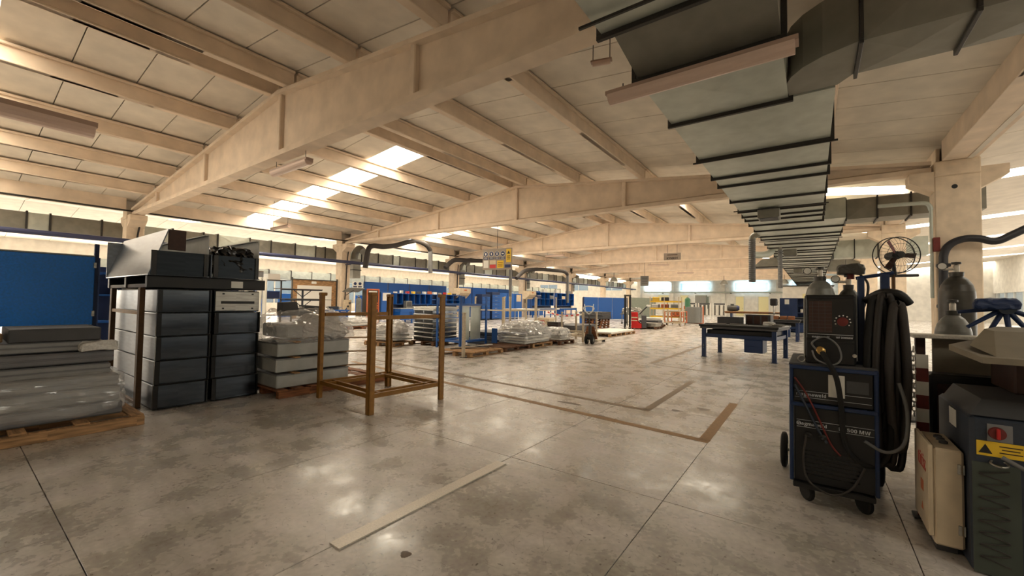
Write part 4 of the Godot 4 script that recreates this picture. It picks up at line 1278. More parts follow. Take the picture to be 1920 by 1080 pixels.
	text(ff, "lettering", "ink", "magmaweld", Vector3(-0.06, -0.146, 0.0072), 0.014, Vector3.ZERO, "Droid Sans", true)
	text(ff, "lettering", "ink", "WF 2000MW", Vector3(0.09, -0.146, 0.0072), 0.013, Vector3.ZERO, "Droid Sans", true)
	bx(t, "lower_plate", "black", Vector3(0, 0.09, -0.004), Vector3(0.30, 0.17, 0.010), 0.003)
	lathe(t, "torch_socket", "brass", [Vector2(0.0, 0.0), Vector2(0.030, 0.0), Vector2(0.030, 0.012), Vector2(0.026, 0.014), Vector2(0.028, 0.028), Vector2(0.024, 0.030), Vector2(0.026, 0.045), Vector2(0.018, 0.05), Vector2(0, 0.05)], Vector3(-0.055, 0.10, 0.0), 16, Vector3(70, 0, 12))
	lathe(t, "cable_gland", "steel", [Vector2(0.014, 0.0), Vector2(0.014, 0.02), Vector2(0, 0.022)], Vector3(0.15, 0.08, 0.002), 12, Vector3(90, 0, 0))
	# cables on its front
	t = thing("torch_cable", "thick black torch cable with a brass plug hanging down the welder front", "cable")
	hose(t, "cable", "rubber", [w(0.055, 1.185, 4.115), w(0.09, 1.12, 4.06), w(0.14, 1.00, 4.03), w(0.165, 0.80, 4.03), w(0.175, 0.60, 4.03), w(0.21, 0.46, 4.03), w(0.30, 0.38, 4.06), w(0.40, 0.40, 4.10), w(0.455, 0.55, 4.14), w(0.46, 0.80, 4.2)], 0.018, 8, 6)
	t = thing("earth_lead", "thin grey lead looping in front of the feeder", "cable")
	hose(t, "lead", "hose_grey", [w(0.02, 1.20, 4.13), w(-0.01, 1.26, 4.10), w(0.07, 1.31, 4.08), w(0.15, 1.25, 4.09), w(0.17, 1.15, 4.09), w(0.12, 1.10, 4.07), w(0.02, 1.13, 4.06), w(-0.01, 1.20, 4.08)], 0.007, 6, 6)
	t = thing("red_cable", "red cable slanting across the welder front", "cable")
	hose(t, "cable", "red_dark", [w(-0.125, 0.98, 4.045), w(-0.05, 0.86, 4.04), w(0.02, 0.70, 4.04), w(0.10, 0.50, 4.045), w(0.16, 0.42, 4.045)], 0.007, 7, 5)
	t = thing("blue_hose", "dull blue hose slanting beside the red cable", "hose")
	hose(t, "hose", "machine_blue", [w(-0.125, 0.92, 4.047), w(-0.05, 0.76, 4.043), w(0.03, 0.58, 4.043), w(0.08, 0.50, 4.043)], 0.010, 7, 5)
	t = thing("ground_lead", "black lead drooping from the sockets to the floor by the welder", "cable")
	hose(t, "lead", "hose_dark", [w(-0.05, 0.54, 4.03), w(-0.07, 0.36, 4.02), w(-0.04, 0.20, 4.01), w(0.10, 0.13, 4.0), w(0.22, 0.20, 4.01), w(0.30, 0.36, 4.04)], 0.008, 6, 6)
	# --- bundle of hoses hung on the handle
	t = thing("hose_bundle", "big bundle of dark hoses hanging at the right of the welder", "hose")
	var hr := RandomNumberGenerator.new()
	hr.seed = 5
	for k in 9:
		var x0 := 0.35 + 0.015 * k
		var x1 := x0 + hr.randf_range(0.07, 0.11)
		var top := 1.60 + hr.randf_range(-0.07, 0.04)
		var bot: float = [0.62, 0.45, 0.72, 0.38, 0.55, 0.80, 0.34, 0.66, 0.5][k]
		var d := 4.22 + hr.randf_range(-0.06, 0.10)
		var r: float = [0.026, 0.022, 0.028, 0.024, 0.02, 0.026, 0.024, 0.022, 0.028][k]
		var mm: String = ["rubber", "hose_dark", "rubber", "cable", "hose_dark", "rubber", "cable", "rubber", "hose_dark"][k]
		var xm := (x0 + x1) / 2
		hose(t, "hose_loop", mm, [w(xm, top, d), w(x0 + 0.01, top - 0.06, d), w(x0 - 0.02, (top + bot) / 2, d - 0.03), w(x0 + 0.01, bot + 0.08, d), w(xm, bot, d + 0.01), w(x1 - 0.01, bot + 0.08, d + 0.02), w(x1 + 0.015, (top + bot) / 2, d + 0.03), w(x1 - 0.01, top - 0.06, d + 0.02), w(xm, top, d + 0.01)], r, 8, 5)
	hose(t, "strap", "black", [w(0.34, 1.60, 4.33), w(0.42, 1.66, 4.25), w(0.52, 1.65, 4.22), w(0.58, 1.58, 4.25)], 0.03, 8, 5)
	hose(t, "hose_loop", "hose_grey", [w(0.50, 1.0, 4.12), w(0.54, 0.80, 4.10), w(0.52, 0.58, 4.08), w(0.42, 0.50, 4.06), w(0.30, 0.56, 4.05)], 0.012, 7, 5)
	# --- gas cylinders behind the welder
	gas_cylinder("grey gas cylinder standing behind the wire feeder", w(0.055, 0.19, 5.06), 0.122, 1.72, "gas_grey")
	gas_cylinder("darker gas cylinder half hidden beside the other behind the feeder", w(0.275, 0.19, 5.12), 0.10, 1.64, "gas_dark")
	t = thing("regulator", "brown gas regulator with a bag-like cover above the right cylinder", "regulator", w(0.29, 1.845, 5.1))
	crumple(t, "cover", "gas_dark", Vector3(0, 0.06, 0), Vector3(0.20, 0.085, 0.12), 0.02, 3, 8)
	rod(t, "stem", "red_dark", Vector3(0, -0.03, 0), Vector3(0, 0.03, 0), 0.03, 10)
	hose(t, "hose", "cable", [Vector3(0.06, 0.02, 0.02), Vector3(0.12, -0.08, 0.06), Vector3(0.10, -0.25, 0.1), Vector3(0.04, -0.4, 0.12)], 0.010, 6, 5)
	# --- standing fan
	t = thing("standing_fan", "black wire-guard industrial fan on a pole, beside the column", "fan", w(0.93, 0, 8.0), 24.0)
	var hub := Vector3(0, 2.29, 0.06)
	rod(t, "motor", "black", hub - Vector3(0, 0, 0.16), hub + Vector3(0, 0, 0.02), [0.055, 0.06], 14)
	for z in [-0.05, 0.07]:
		ring(t, "guard_ring", "black", hub + Vector3(0, 0, z), Vector3(0, 0, 1), 0.26 if z < 0.0 else 0.25, 0.007, 36, 6)
	ring(t, "guard_ring", "black", hub + Vector3(0, 0, 0.09), Vector3(0, 0, 1), 0.16, 0.003, 28, 5)
	var gs := mb()
	for k in 28:
		var a := TAU * k / 28.0
		var dv := Vector3(cos(a), sin(a), 0)
		add_tube(gs, [hub + dv * 0.05 + Vector3(0, 0, 0.10), hub + dv * 0.17 + Vector3(0, 0, 0.10), hub + dv * 0.255 + Vector3(0, 0, 0.05)], 0.0022, 4)
	done(t, "guard_wires", gs, "black").set_meta("kind", "stuff")
	lathe(t, "centre_cap", "black", [Vector2(0.05, 0), Vector2(0.045, 0.012), Vector2(0, 0.016)], hub + Vector3(0, 0, 0.10), 16, Vector3(90, 0, 0))
	for k in 3:
		var a := 1.95 + TAU * k / 3.0
		var u := Vector3(cos(a), sin(a), 0)
		var v := Vector3(-sin(a), cos(a), 0)
		var bs := mb()
		add_prism(bs, [hub + u * 0.04 - v * 0.02 + Vector3(0, 0, 0.0), hub + u * 0.04 + v * 0.03 + Vector3(0, 0, 0.03), hub + u * 0.22 + v * 0.055 + Vector3(0, 0, 0.035), hub + u * 0.235 - v * 0.01 + Vector3(0, 0, -0.005)], Vector3(0, 0, 0.006))
		done(t, "blade", bs, "red_dark" if k == 0 else "brown_dark")
	rod(t, "yoke", "black", hub + Vector3(0, -0.06, -0.07), hub + Vector3(0.02, -0.30, -0.06), 0.025, 8)
	rod(t, "cross_bar", "black", Vector3(-0.10, 2.0, 0), Vector3(0.30, 2.01, 0), 0.02, 8)
	rod(t, "pole", "rack_brown", Vector3(0.0, 0.06, 0), Vector3(0.0, 2.02, 0), 0.022, 10)
	lathe(t, "base", "black", [Vector2(0.28, 0.0), Vector2(0.28, 0.03), Vector2(0.05, 0.07), Vector2(0, 0.07)], Vector3.ZERO, 24)
	# --- striped post with a chain
	t = thing("striped_post", "red and white striped guard post beside the beige cabinet", "post", w(0.655, 0, 4.34))
	for k in 12:
		bx(t, "band", "white" if k % 2 else "red_dark", Vector3(0, 0.05 + 0.1 * k, 0), Vector3(0.068, 0.1, 0.03), 0.001)
	bx(t, "foot", "grey_dark", Vector3(0, 0.006, 0), Vector3(0.12, 0.012, 0.12), 0.002)
	t = thing("chain", "rusty steel chain hanging down the striped post", "chain")
	for k in 15:
		var st := mb()
		var pts := []
		var c := w(0.605, 1.24 - 0.034 * k, 4.30)
		var ax := Vector3(1, 0, 0.3).normalized() if k % 2 else Vector3(-0.3, 0, 1).normalized()
		for q in 13:
			var a := TAU * q / 12.0
			pts.append(c + ax * 0.011 * cos(a) + Vector3(0, 0.022 * sin(a), 0))
		add_tube(st, pts, 0.004, 5, false)
		done(t, "link", st, "steel_worn")
	# --- beige electrical cabinet
	t = thing("electric_cabinet", "beige electrical cabinet with red lettering at the lower right", "cabinet", w(0.66, 0.0, 3.945))
	bx(t, "case", "beige", Vector3(0.015, 0.37, 0), Vector3(0.135, 0.60, 0.45), 0.012)
	var dd := bx(t, "door", "beige", Vector3(-0.065, 0.40, 0), Vector3(0.022, 0.57, 0.445), 0.008)
	text(dd, "lettering", "red", "titiz", Vector3(-0.0115, 0.13, 0.03), 0.085, Vector3(0, -90, 0), "Droid Serif", true)
	bx(dd, "orange_label", "orange", Vector3(-0.0115, -0.03, 0.03), Vector3(0.002, 0.07, 0.08), 0.0)
	var ws := mb()
	add_prism(ws, [Vector3(-0.0112, -0.19, 0.06), Vector3(-0.0112, -0.19, 0.0), Vector3(-0.0112, -0.14, 0.03)], Vector3(-0.001, 0, 0))
	done(dd, "warning_mark", ws, "orange")
	for z in [-0.08, -0.01, 0.07]:
		lathe(t, "cable_gland", "grey_dark", [Vector2(0.022, 0.0), Vector2(0.022, 0.014), Vector2(0.012, 0.02), Vector2(0, 0.02)], Vector3(0.02, 0.67, z), 12)
	for y in [0.19, 0.56]:
		var hi := bx(t, "hinge", "steel", Vector3(0.060, y, 0.228), Vector3(0.016, 0.06, 0.012), 0.003)
		bx(hi, "pin", "steel", Vector3(0.02, 0, 0), Vector3(0.008, 0.06, 0.01), 0.002)
	bx(t, "bracket", "grey_dark", Vector3(0.02, 0.035, 0), Vector3(0.10, 0.07, 0.25), 0.004)
	# --- machine behind it
	t = thing("machine_tool", "dark blue-grey machine with a red rotary switch at the right edge", "machine", w(1.13, 0, 4.02))
	bx(t, "body", "machine_blue", Vector3(0, 0.46, 0), Vector3(0.76, 0.92, 0.78), 0.02)
	var tp := mb()
	add_prism(tp, [Vector3(-0.38, 0.92, 0.39), Vector3(0.38, 0.92, 0.39), Vector3(0.30, 1.0, 0.26), Vector3(-0.30, 1.0, 0.26)], Vector3(0, 0, -0.65))
	done(t, "sloped_top", tp, "grey_dark")
	bx(t, "data_plate", "white", Vector3(-0.382, 0.83, 0.02), Vector3(0.003, 0.11, 0.16), 0.0)
	var sw := bx(t, "switch_plate", "grey_board", Vector3(-0.262, 0.83, 0.392), Vector3(0.10, 0.10, 0.006), 0.002)
	lathe(sw, "switch_knob", "red_dark", [Vector2(0.036, 0.0), Vector2(0.034, 0.022), Vector2(0.0, 0.024)], Vector3(-0.012, 0, 0.003), 20, Vector3(90, 0, 0))
	bx(sw, "switch_grip", "red", Vector3(-0.012, 0, 0.032), Vector3(0.014, 0.06, 0.016), 0.004)
	var wp := bx(t, "warning_plate", "yellow", Vector3(-0.26, 0.735, 0.392), Vector3(0.19, 0.085, 0.003), 0.0)
	var wt := mb()
	add_prism(wt, [Vector3(-0.088, -0.028, 0.0018), Vector3(-0.032, -0.028, 0.0018), Vector3(-0.060, 0.026, 0.0018)], Vector3(0, 0, 0.0008))
	done(wp, "triangle", wt, "black")
	for i in 3:
		bx(wp, "text_line", "brown_dark", Vector3(0.04, 0.02 - i * 0.018, 0.002), Vector3(0.09 - 0.02 * (i % 2), 0.006, 0.001), 0.0)
	bx(t, "guard_panel", "guard_green", Vector3(-0.28, 0.33, 0.392), Vector3(0.19, 0.64, 0.006), 0.003)
	hose(t, "spiral_cord", "hose_dark", range(0, 33).map(func(k): return Vector3(-0.29 + 0.06 * cos(k * 1.57), 0.62 - 0.017 * k, 0.402 + 0.006 * sin(k * 1.57))), 0.004, 5, 4)
	rod(t, "lever", "hose_grey", Vector3(-0.26, 0.70, 0.41), Vector3(0.10, 0.50, 0.55), 0.012, 8)
	ring(t, "lever_ring", "steel", Vector3(-0.27, 0.66, 0.41), Vector3(0, 1, 0.3), 0.035, 0.006, 18, 6)
	# --- beige sheet-metal cover over the machine
	t = thing("machine_cover", "large beige sheet-metal cover jutting in at the right edge", "cover", w(0.0, 0, 0.0))
	var cs := mb()
	add_prism(cs, [w(0.70, 1.285, 3.80), w(0.79, 1.235, 3.56), w(1.6, 1.235, 3.50), w(1.6, 1.285, 4.7), w(1.02, 1.285, 4.7)], Vector3(0, 0.035, 0))
	done(t, "rim", cs, "beige_machine")
	cs = mb()
	for q in [[w(0.79, 1.322, 3.80), w(0.86, 1.272, 3.62), w(0.93, 1.41, 3.95), w(0.90, 1.42, 4.0)], [w(0.86, 1.272, 3.62), w(1.6, 1.272, 3.6), w(1.6, 1.41, 3.95), w(0.93, 1.41, 3.95)], [w(0.90, 1.42, 4.0), w(0.93, 1.41, 3.95), w(1.6, 1.41, 3.95), w(1.6, 1.42, 4.6), w(1.1, 1.42, 4.6)], [w(0.79, 1.322, 3.80), w(0.90, 1.42, 4.0), w(1.1, 1.42, 4.6), w(1.06, 1.322, 4.66)]]:
		poly(cs, q, w(1.2, 1.2, 4.1))
	done(t, "raised_lid", cs, "beige_machine")
	bl(t, "support", "brown_dark", 1.05, 1.5, 1.0, 1.24, 4.1, 4.55, 0.01)
	t = thing("dark_machine", "dark brown machine body in the gap behind the striped post", "machine", w(1.25, 0, 4.65))
	bx(t, "body", "black", Vector3(0, 0.52, 0), Vector3(1.04, 1.04, 0.18), 0.015)
	bx(t, "side_cover", "brown_dark", Vector3(-0.30, 0.62, 0.095), Vector3(0.36, 0.7, 0.02), 0.008)
	bx(t, "red_cover", "red_dark", Vector3(0.25, 0.80, 0.095), Vector3(0.5, 0.36, 0.02), 0.008)
	rod(t, "lever", "steel", Vector3(-0.12, 1.0, 0.11), Vector3(-0.12, 1.22, 0.11), 0.012, 8)
	bx(t, "plinth", "grey_dark", Vector3(0, 0.03, 0), Vector3(1.1, 0.06, 0.22), 0.005)
	# --- raised table, cylinders and blue hand wheel behind
	t = thing("steel_table", "narrow raised steel table behind the hose bundle", "table", w(1.35, 0, 5.0))
	bx(t, "top", "steel_worn", Vector3(-0.28, 1.315, 0.10), Vector3(0.80, 0.03, 0.25), 0.005)
	for x in [-0.62, 0.02]:
		bx(t, "leg", "brown_dark", Vector3(x, 0.65, 0.10), Vector3(0.06, 1.3, 0.06), 0.004)
	bx(t, "apron", "beige_machine", Vector3(-0.25, 1.14, 0.12), Vector3(0.60, 0.32, 0.03), 0.006)
	bx(t, "crossbar", "brown_dark", Vector3(-0.30, 0.45, 0.10), Vector3(0.60, 0.05, 0.05), 0.004)
	gas_cylinder("tall dark gas cylinder standing behind the raised steel table", w(1.09, 0, 5.6), 0.125, 1.96, "gas_dark")
	gas_cylinder("shorter pale gas cylinder in front of the tall dark one", w(0.985, 0, 5.2), 0.118, 1.60, "gas_grey", false)
	t = thing("hand_wheel", "blue hand wheel with long arms above the beige cover", "wheel", w(1.20, 1.56, 4.84))
	rod(t, "hub", "machine_blue", Vector3(0, 0, -0.06), Vector3(0, 0, 0.06), 0.05, 12)
	for k in 6:
		var a := PI + 0.15 + k * 0.5
		rod(t, "arm", "blue_dark", Vector3.ZERO, Vector3(cos(a) * 0.26, sin(a) * 0.26, 0.02 * (k % 2)), [0.02, 0.014], 7)
	crumple(t, "grip_cloth", "blue_dark", Vector3(-0.05, 0.03, 0.02), Vector3(0.22, 0.07, 0.09), 0.02, 15, 8)
	# --- column services on the second right column
	t = thing("column_pipe", "dark curved pipe bending up the second right column", "pipe")
	hose(t, "pipe", "pipe_dark", [w(2.58, 1.2, 14.38), w(2.58, 2.5, 14.38), w(2.60, 2.9, 14.38), w(2.72, 3.12, 14.36), w(2.94, 3.22, 14.34), w(3.18, 3.20, 14.32), w(3.42, 3.12, 14.3), w(3.7, 3.26, 14.3), w(4.4, 3.7, 14.3)], 0.085, 10, 6)
	for y in [1.6, 2.6]:
		bl(t, "clamp", "black", 2.47, 2.70, y - 0.04, y + 0.04, 14.30, 14.53, 0.01)
	t = thing("column_conduit", "thin grey conduit with a small red box on the column edge", "conduit")
	rod(t, "conduit", "galv", w(2.40, 1.8, 14.5), w(2.40, 4.0, 14.5), 0.035, 8)
	bl(t, "switch_box", "red_dark", 2.42, 2.54, 2.95, 3.3, 14.40, 14.52, 0.01)
	hose(t, "bent_pipe", "galv", [w(2.40, 4.0, 14.5), w(2.36, 4.14, 14.5), w(2.2, 4.2, 14.5), w(1.4, 4.22, 14.5)], 0.05, 8, 5)
	for q in [[2.62, 2.35, "small framed notice on the third right column"], [2.75, 2.05, "small dark notice on the third right column, lower"]]:
		t = thing("notice", q[2], "notice", w(q[0], q[1], 24.52))
		bx(t, "frame", "red_dark", Vector3(0, 0, 0), Vector3(0.24, 0.24, 0.02), 0.004)
		bx(t, "sheet", "cream", Vector3(0, 0, 0.012), Vector3(0.18, 0.18, 0.004), 0.0)

# ---------- loads and machines on the middle of the floor
func wrapped(n: String, label: String, at: Vector3, turn: float, s: Vector3, sd: int, amp := 0.07, taper := 0.25) -> Node3D:
	var t := thing(n, label, "bundle", at, turn, "film-wrapped loads")
	var r := RandomNumberGenerator.new()
	r.seed = sd
	var k := maxi(4, int(s.y / 0.075))
	for i in k:
		var sh := 0.92 - taper * i / k
		bx(t, "layer", ["zinc", "grey_paint", "white", "steel", "gas_grey"][(i + sd) % 5], Vector3(r.randf_range(-0.04, 0.04) * s.x, s.y * (i + 0.5) / k * 0.94, r.randf_range(-0.04, 0.04) * s.z), Vector3(s.x * sh, s.y / k * 0.62, s.z * sh), 0.008, Vector3(r.randf_range(-1.5, 1.5), r.randf_range(-5, 5), r.randf_range(-1.5, 1.5)))
	crumple(t, "film", "film", Vector3(0, s.y / 2 + amp * 0.4, 0), Vector3(s.x, s.y, s.z), amp * 0.8, sd, 22, taper, 1.5)
	crumple(t, "film_fold", "film_white", Vector3(s.x * 0.12, s.y * 0.72, 0), Vector3(s.x * 0.55, s.y * 0.5, s.z * 0.7), amp * 0.9, sd + 3, 16, 0.45, 1.8)
	return t

func work_bench(label: String, at: Vector3, turn: float, sx: float, sz: float, h: float) -> Node3D:
	var t := thing("work_bench", label, "bench", at, turn, "blue work benches")
	bx(t, "top", "black", Vector3(0, h - 0.03, 0), Vector3(sx, 0.06, sz), 0.01)
	bx(t, "top_rim", "grey_dark", Vector3(0, h - 0.09, 0), Vector3(sx - 0.06, 0.06, sz - 0.06), 0.006)
	for x in [-1.0, 1.0]:
		for z in [-1.0, 1.0]:
			var c := Vector3(x * (sx / 2 - 0.12), (h - 0.12) / 2, z * (sz / 2 - 0.12))
			var l := bx(t, "leg", "bench_blue", c, Vector3(0.11, h - 0.12, 0.09), 0.006)
			for k in 3:
				bx(l, "hole", "steel", Vector3(0, -0.06 - k * 0.045, 0.0455), Vector3(0.018, 0.018, 0.002), 0.0)
			bx(l, "foot", "bench_blue", Vector3(0, -(h - 0.12) / 2 + 0.006, 0), Vector3(0.15, 0.012, 0.12), 0.003)
	for z in [-1.0, 1.0]:
		bx(t, "rail", "bench_blue", Vector3(0, h - 0.33, z * (sz / 2 - 0.12)), Vector3(sx - 0.35, 0.10, 0.05), 0.004)
	for x in [-1.0, 1.0]:
		bx(t, "rail", "bench_blue", Vector3(x * (sx / 2 - 0.12), h - 0.33, 0), Vector3(0.05, 0.10, sz - 0.33), 0.004)
	bx(t, "tool_shelf", "black", Vector3(0, h - 0.22, 0), Vector3(sx - 0.36, 0.12, sz - 0.40), 0.006)
	var dr := bx(t, "drawer_unit", "bench_blue", Vector3(sx * 0.20, h - 0.56, sz / 2 - 0.32), Vector3(0.46, 0.36, 0.5), 0.008)
	bx(dr, "drawer_front", "blue_dark", Vector3(0, 0.08, 0.252), Vector3(0.42, 0.16, 0.008), 0.003)
	bx(dr, "drawer_front", "blue_dark", Vector3(0, -0.09, 0.252), Vector3(0.42, 0.16, 0.008), 0.003)
	return t

func sheet_pile(label: String, at: Vector3, turn: float, s: Vector3, m: String, n: int) -> Node3D:
	var t := thing("sheet_pile", label, "sheets", at, turn, "piles of metal sheets")
	var r := RandomNumberGenerator.new()
	r.seed = int(at.x * 31 + at.z * 17)
	for i in n:
		bx(t, "sheet", m, Vector3(r.randf_range(-0.03, 0.03), s.y * (i + 0.5) / n, r.randf_range(-0.03, 0.03)), Vector3(s.x, s.y / n * 0.92, s.z), 0.004)
	return t

func hang_sign(label: String, at: Vector3, turn: float, sx: float, sy: float, m: String, rise: float, n := 1) -> Node3D:
	var t := thing("hanging_sign", label, "sign", at, turn, "hanging signs")
	bx(t, "board", m, Vector3.ZERO, Vector3(sx, sy, 0.03), 0.004)
	for k in n:
		var x := 0.0 if n == 1 else -sx * 0.28 + sx * 0.56 * k
		rod(t, "cord", "cable", Vector3(x, sy / 2, 0), Vector3(x, sy / 2 + rise, 0), 0.012, 5)
	return t

func build_middle():
	var t: Node3D
	# --- benches at the right of the aisle
	work_bench("nearest dark-topped blue work bench, right of the aisle", w(-1.66, 0, 14.1), -7.0, 2.05, 1.75, 0.97)
	work_bench("second blue work bench, half hidden behind the nearest", w(-1.45, 0, 22.4), 0.0, 2.0, 1.5, 0.93)
	work_bench("third blue work bench, farther along the right of the aisle", w(-0.85, 0, 26.3), 0.0, 1.7, 1.3, 0.95)
	t = thing("steel_case", "open black steel case on the left of the nearest bench", "case", w(-2.05, 0.972, 14.2), -7.0)
	bx(t, "bottom", "black", Vector3(0, 0.01, 0), Vector3(0.62, 0.02, 0.45), 0.004)
	for s in [-1.0, 1.0]:
		bx(t, "side", "grey_dark", Vector3(s * 0.30, 0.11, 0), Vector3(0.02, 0.20, 0.45), 0.004)
		bx(t, "end", "grey_dark", Vector3(0, 0.11, s * 0.215), Vector3(0.58, 0.20, 0.02), 0.004)
	t = thing("steel_cabinet_box", "tall brown-black steel box in the middle of the nearest bench", "box", w(-1.32, 0.972, 14.55), -7.0)
	bx(t, "body", "grey_dark", Vector3(0, 0.14, 0), Vector3(0.66, 0.28, 0.40), 0.01)
	for k in 3:
		bx(t, "panel", "brown_dark", Vector3(-0.22 + 0.2 * k, 0.14, 0.203), Vector3(0.16, 0.24, 0.008), 0.003)
	bx(t, "lid", "grey_dark", Vector3(0, 0.288, 0), Vector3(0.68, 0.016, 0.42), 0.004)
	for q in [[-2.35, 13.55, 0.62, "flat black steel bar at the left of the nearest bench top"], [-1.75, 13.6, 0.5, "shorter black steel bar beside it on the nearest bench"]]:
		t = thing("steel_bar", q[3], "bar", w(q[0], 0.972, q[1]), -12.0)
		bx(t, "bar", "grey_dark", Vector3(0, 0.012, 0), Vector3(q[2], 0.024, 0.07), 0.003)
		bx(t, "bar_lip", "steel_worn", Vector3(0, 0.027, 0), Vector3(q[2] * 0.96, 0.006, 0.03), 0.001)
	t = thing("white_cloth", "crumpled white cloth at the right of the nearest bench", "cloth", w(-1.02, 0.972, 13.9))
	crumple(t, "cloth", "film_white", Vector3(0, 0.05, 0), Vector3(0.26, 0.09, 0.20), 0.03, 41, 8)
	t = thing("cut_plates", "stack of cut steel plates at the right end of the nearest bench", "plates", w(-0.78, 0.972, 13.75), -15.0)
	for k in 4:
		bx(t, "plate", ["steel", "gas_dark", "steel_worn", "grey_dark"][k], Vector3(0.03 * (k % 2), 0.008 + 0.016 * k, 0.02 * k), Vector3(0.34 - 0.04 * k, 0.013, 0.5 - 0.05 * k), 0.002, Vector3(0, k * 9, 0))
	t = thing("orange_timbers", "short orange timber blocks on the second bench", "timber", w(-1.25, 0.932, 22.5))
	for k in 4:
		bx(t, "block", "wood_orange", Vector3(-0.45 + 0.3 * k, 0.075, 0.1 * (k % 2)), Vector3(0.26, 0.15, 0.5), 0.006)
	t = thing("long_planks", "long pale orange planks lying across a trestle beyond the benches", "planks", w(-2.6, 0.0, 31.0))
	for k in 3:
		bx(t, "plank", "wood_orange" if k % 2 else "wood", Vector3(0, 1.02 + 0.05 * k, 0.1 * k), Vector3(4.4, 0.045, 0.24), 0.004)
	for x in [-1.8, 1.8]:
		bx(t, "trestle", "bench_blue", Vector3(x, 0.5, 0), Vector3(0.1, 1.0, 0.6), 0.006)
	t = thing("motor", "dark violet motor standing on the trestle planks", "motor", w(-4.35, 1.145, 30.9))
	rod(t, "barrel", "gas_dark", Vector3(-0.28, 0.20, 0), Vector3(0.28, 0.20, 0), 0.19, 16)
	rod(t, "cap", "sign_blue", Vector3(0.28, 0.20, 0), Vector3(0.42, 0.20, 0), [0.20, 0.12], 16)
	bx(t, "foot", "black", Vector3(0, 0.02, 0), Vector3(0.4, 0.04, 0.3), 0.005)
	bx(t, "terminal_box", "gas_dark", Vector3(0, 0.42, 0), Vector3(0.2, 0.12, 0.16), 0.01)
	t = thing("drill_press", "dark pillar drill standing behind the benches", "drill", w(-1.85, 0, 28.4))
	bx(t, "base", "gas_dark", Vector3(0, 0.45, 0), Vector3(0.5, 0.9, 0.5), 0.02)
	rod(t, "pillar", "steel", Vector3(0, 0.9, -0.1), Vector3(0, 1.7, -0.1), 0.05, 10)
	bx(t, "table", "gas_dark", Vector3(0, 1.08, 0.05), Vector3(0.5, 0.05, 0.45), 0.01)
	bx(t, "head", "black", Vector3(0, 1.75, 0.05), Vector3(0.34, 0.42, 0.6), 0.05)
	rod(t, "chuck", "steel", Vector3(0, 1.30, 0.22), Vector3(0, 1.56, 0.22), [0.025, 0.05], 10)
	for k in 3:
		rod(t, "feed_arm", "steel", Vector3(0.18, 1.65, 0.1), Vector3(0.24, 1.65 + 0.16 * cos(k * 2.1), 0.1 + 0.16 * sin(k * 2.1)), 0.012, 6)
	t = thing("blue_cupboard", "dark blue cupboard with open shelves at the far end of the benches", "cupboard", w(-0.75, 0, 29.4))
	bx(t, "back", "blue_dark", Vector3(0, 1.0, -0.25), Vector3(1.7, 2.0, 0.04), 0.006)
	for x in [-0.84, 0.0, 0.84]:
		bx(t, "side", "bench_blue", Vector3(x, 1.0, 0), Vector3(0.04, 2.0, 0.5), 0.004)
	for y in [0.1, 0.75, 1.15, 1.55, 1.98]:
		bx(t, "shelf_board", "bench_blue", Vector3(0, y, 0), Vector3(1.66, 0.04, 0.5), 0.004)
	bx(t, "door", "blue_dark", Vector3(-0.42, 1.35, 0.26), Vector3(0.8, 1.24, 0.03), 0.006)
	bx(t, "notice", "white", Vector3(-0.5, 1.78, 0.28), Vector3(0.22, 0.28, 0.004), 0.0)
	for k in 3:
		var j := thing("tin", "pale tin on the blue cupboard shelf, %s" % ["left", "middle", "right"][k], "tin", w(-0.55 + 0.22 * k, 1.171, 29.3), 0.0, "tins in the blue cupboard")
		lathe(j, "can", "steel_worn", [Vector2(0, 0), Vector2(0.07, 0), Vector2(0.07, 0.18), Vector2(0, 0.18)], Vector3.ZERO, 12)
		lathe(j, "lid", "white", [Vector2(0.074, 0.175), Vector2(0.074, 0.195), Vector2(0, 0.195)], Vector3.ZERO, 12)
	# --- film-wrapped heap and tray stack behind the ochre rack
	pallet("wooden pallet under the white wrapped heap behind the ochre rack", w(-11.8, 0, 9.1), 8.0, 1.3, 1.0, "wood")
	wrapped("wrapped_heap", "low white film-wrapped heap seen through the ochre rack", w(-11.75, 0.19, 9.1), 10.0, Vector3(1.3, 0.62, 0.9), 51, 0.10, 0.5)
	pallet("dark pallet under the stack of silver trays", w(-10.9, 0, 10.4), 0.0, 1.15, 1.25, "wood_dark")
	for i in 7:
		t = thing("silver_tray", "silver metal tray with black pockets at its end, %s of its stack" % ["bottom", "second", "third", "fourth", "fifth", "sixth", "top"][i], "tray", w(-10.9, 0.142 + 0.155 * i, 10.4), 0.0, "silver trays stacked behind the ochre rack")
		bx(t, "body", "zinc", Vector3(0, 0.072, 0), Vector3(0.98, 0.10, 1.14), 0.006)
		bx(t, "rim", "steel", Vector3(0, 0.137, 0), Vector3(1.02, 0.03, 1.18), 0.006)
		for x in [-0.24, 0.24]:
			bx(t, "pocket", "black", Vector3(x, 0.068, 0.572), Vector3(0.40, 0.09, 0.02), 0.004)
	sheet_pile("white sheets lying on top of the silver trays", w(-10.85, 1.232, 10.4), 0.0, Vector3(1.05, 0.09, 1.1), "white", 3)
	stillage("blue_rack", "blue steel post rack with tall grey plates, beside the silver trays", w(-9.55, 0, 10.32), 0.0, 1.10, 1.32, 1.66, "blue_mid", [["z", 1.0, 1.42], ["x", 1.0, 1.42], ["x", -1.0, 1.42], ["z", -1.0, 1.42]])
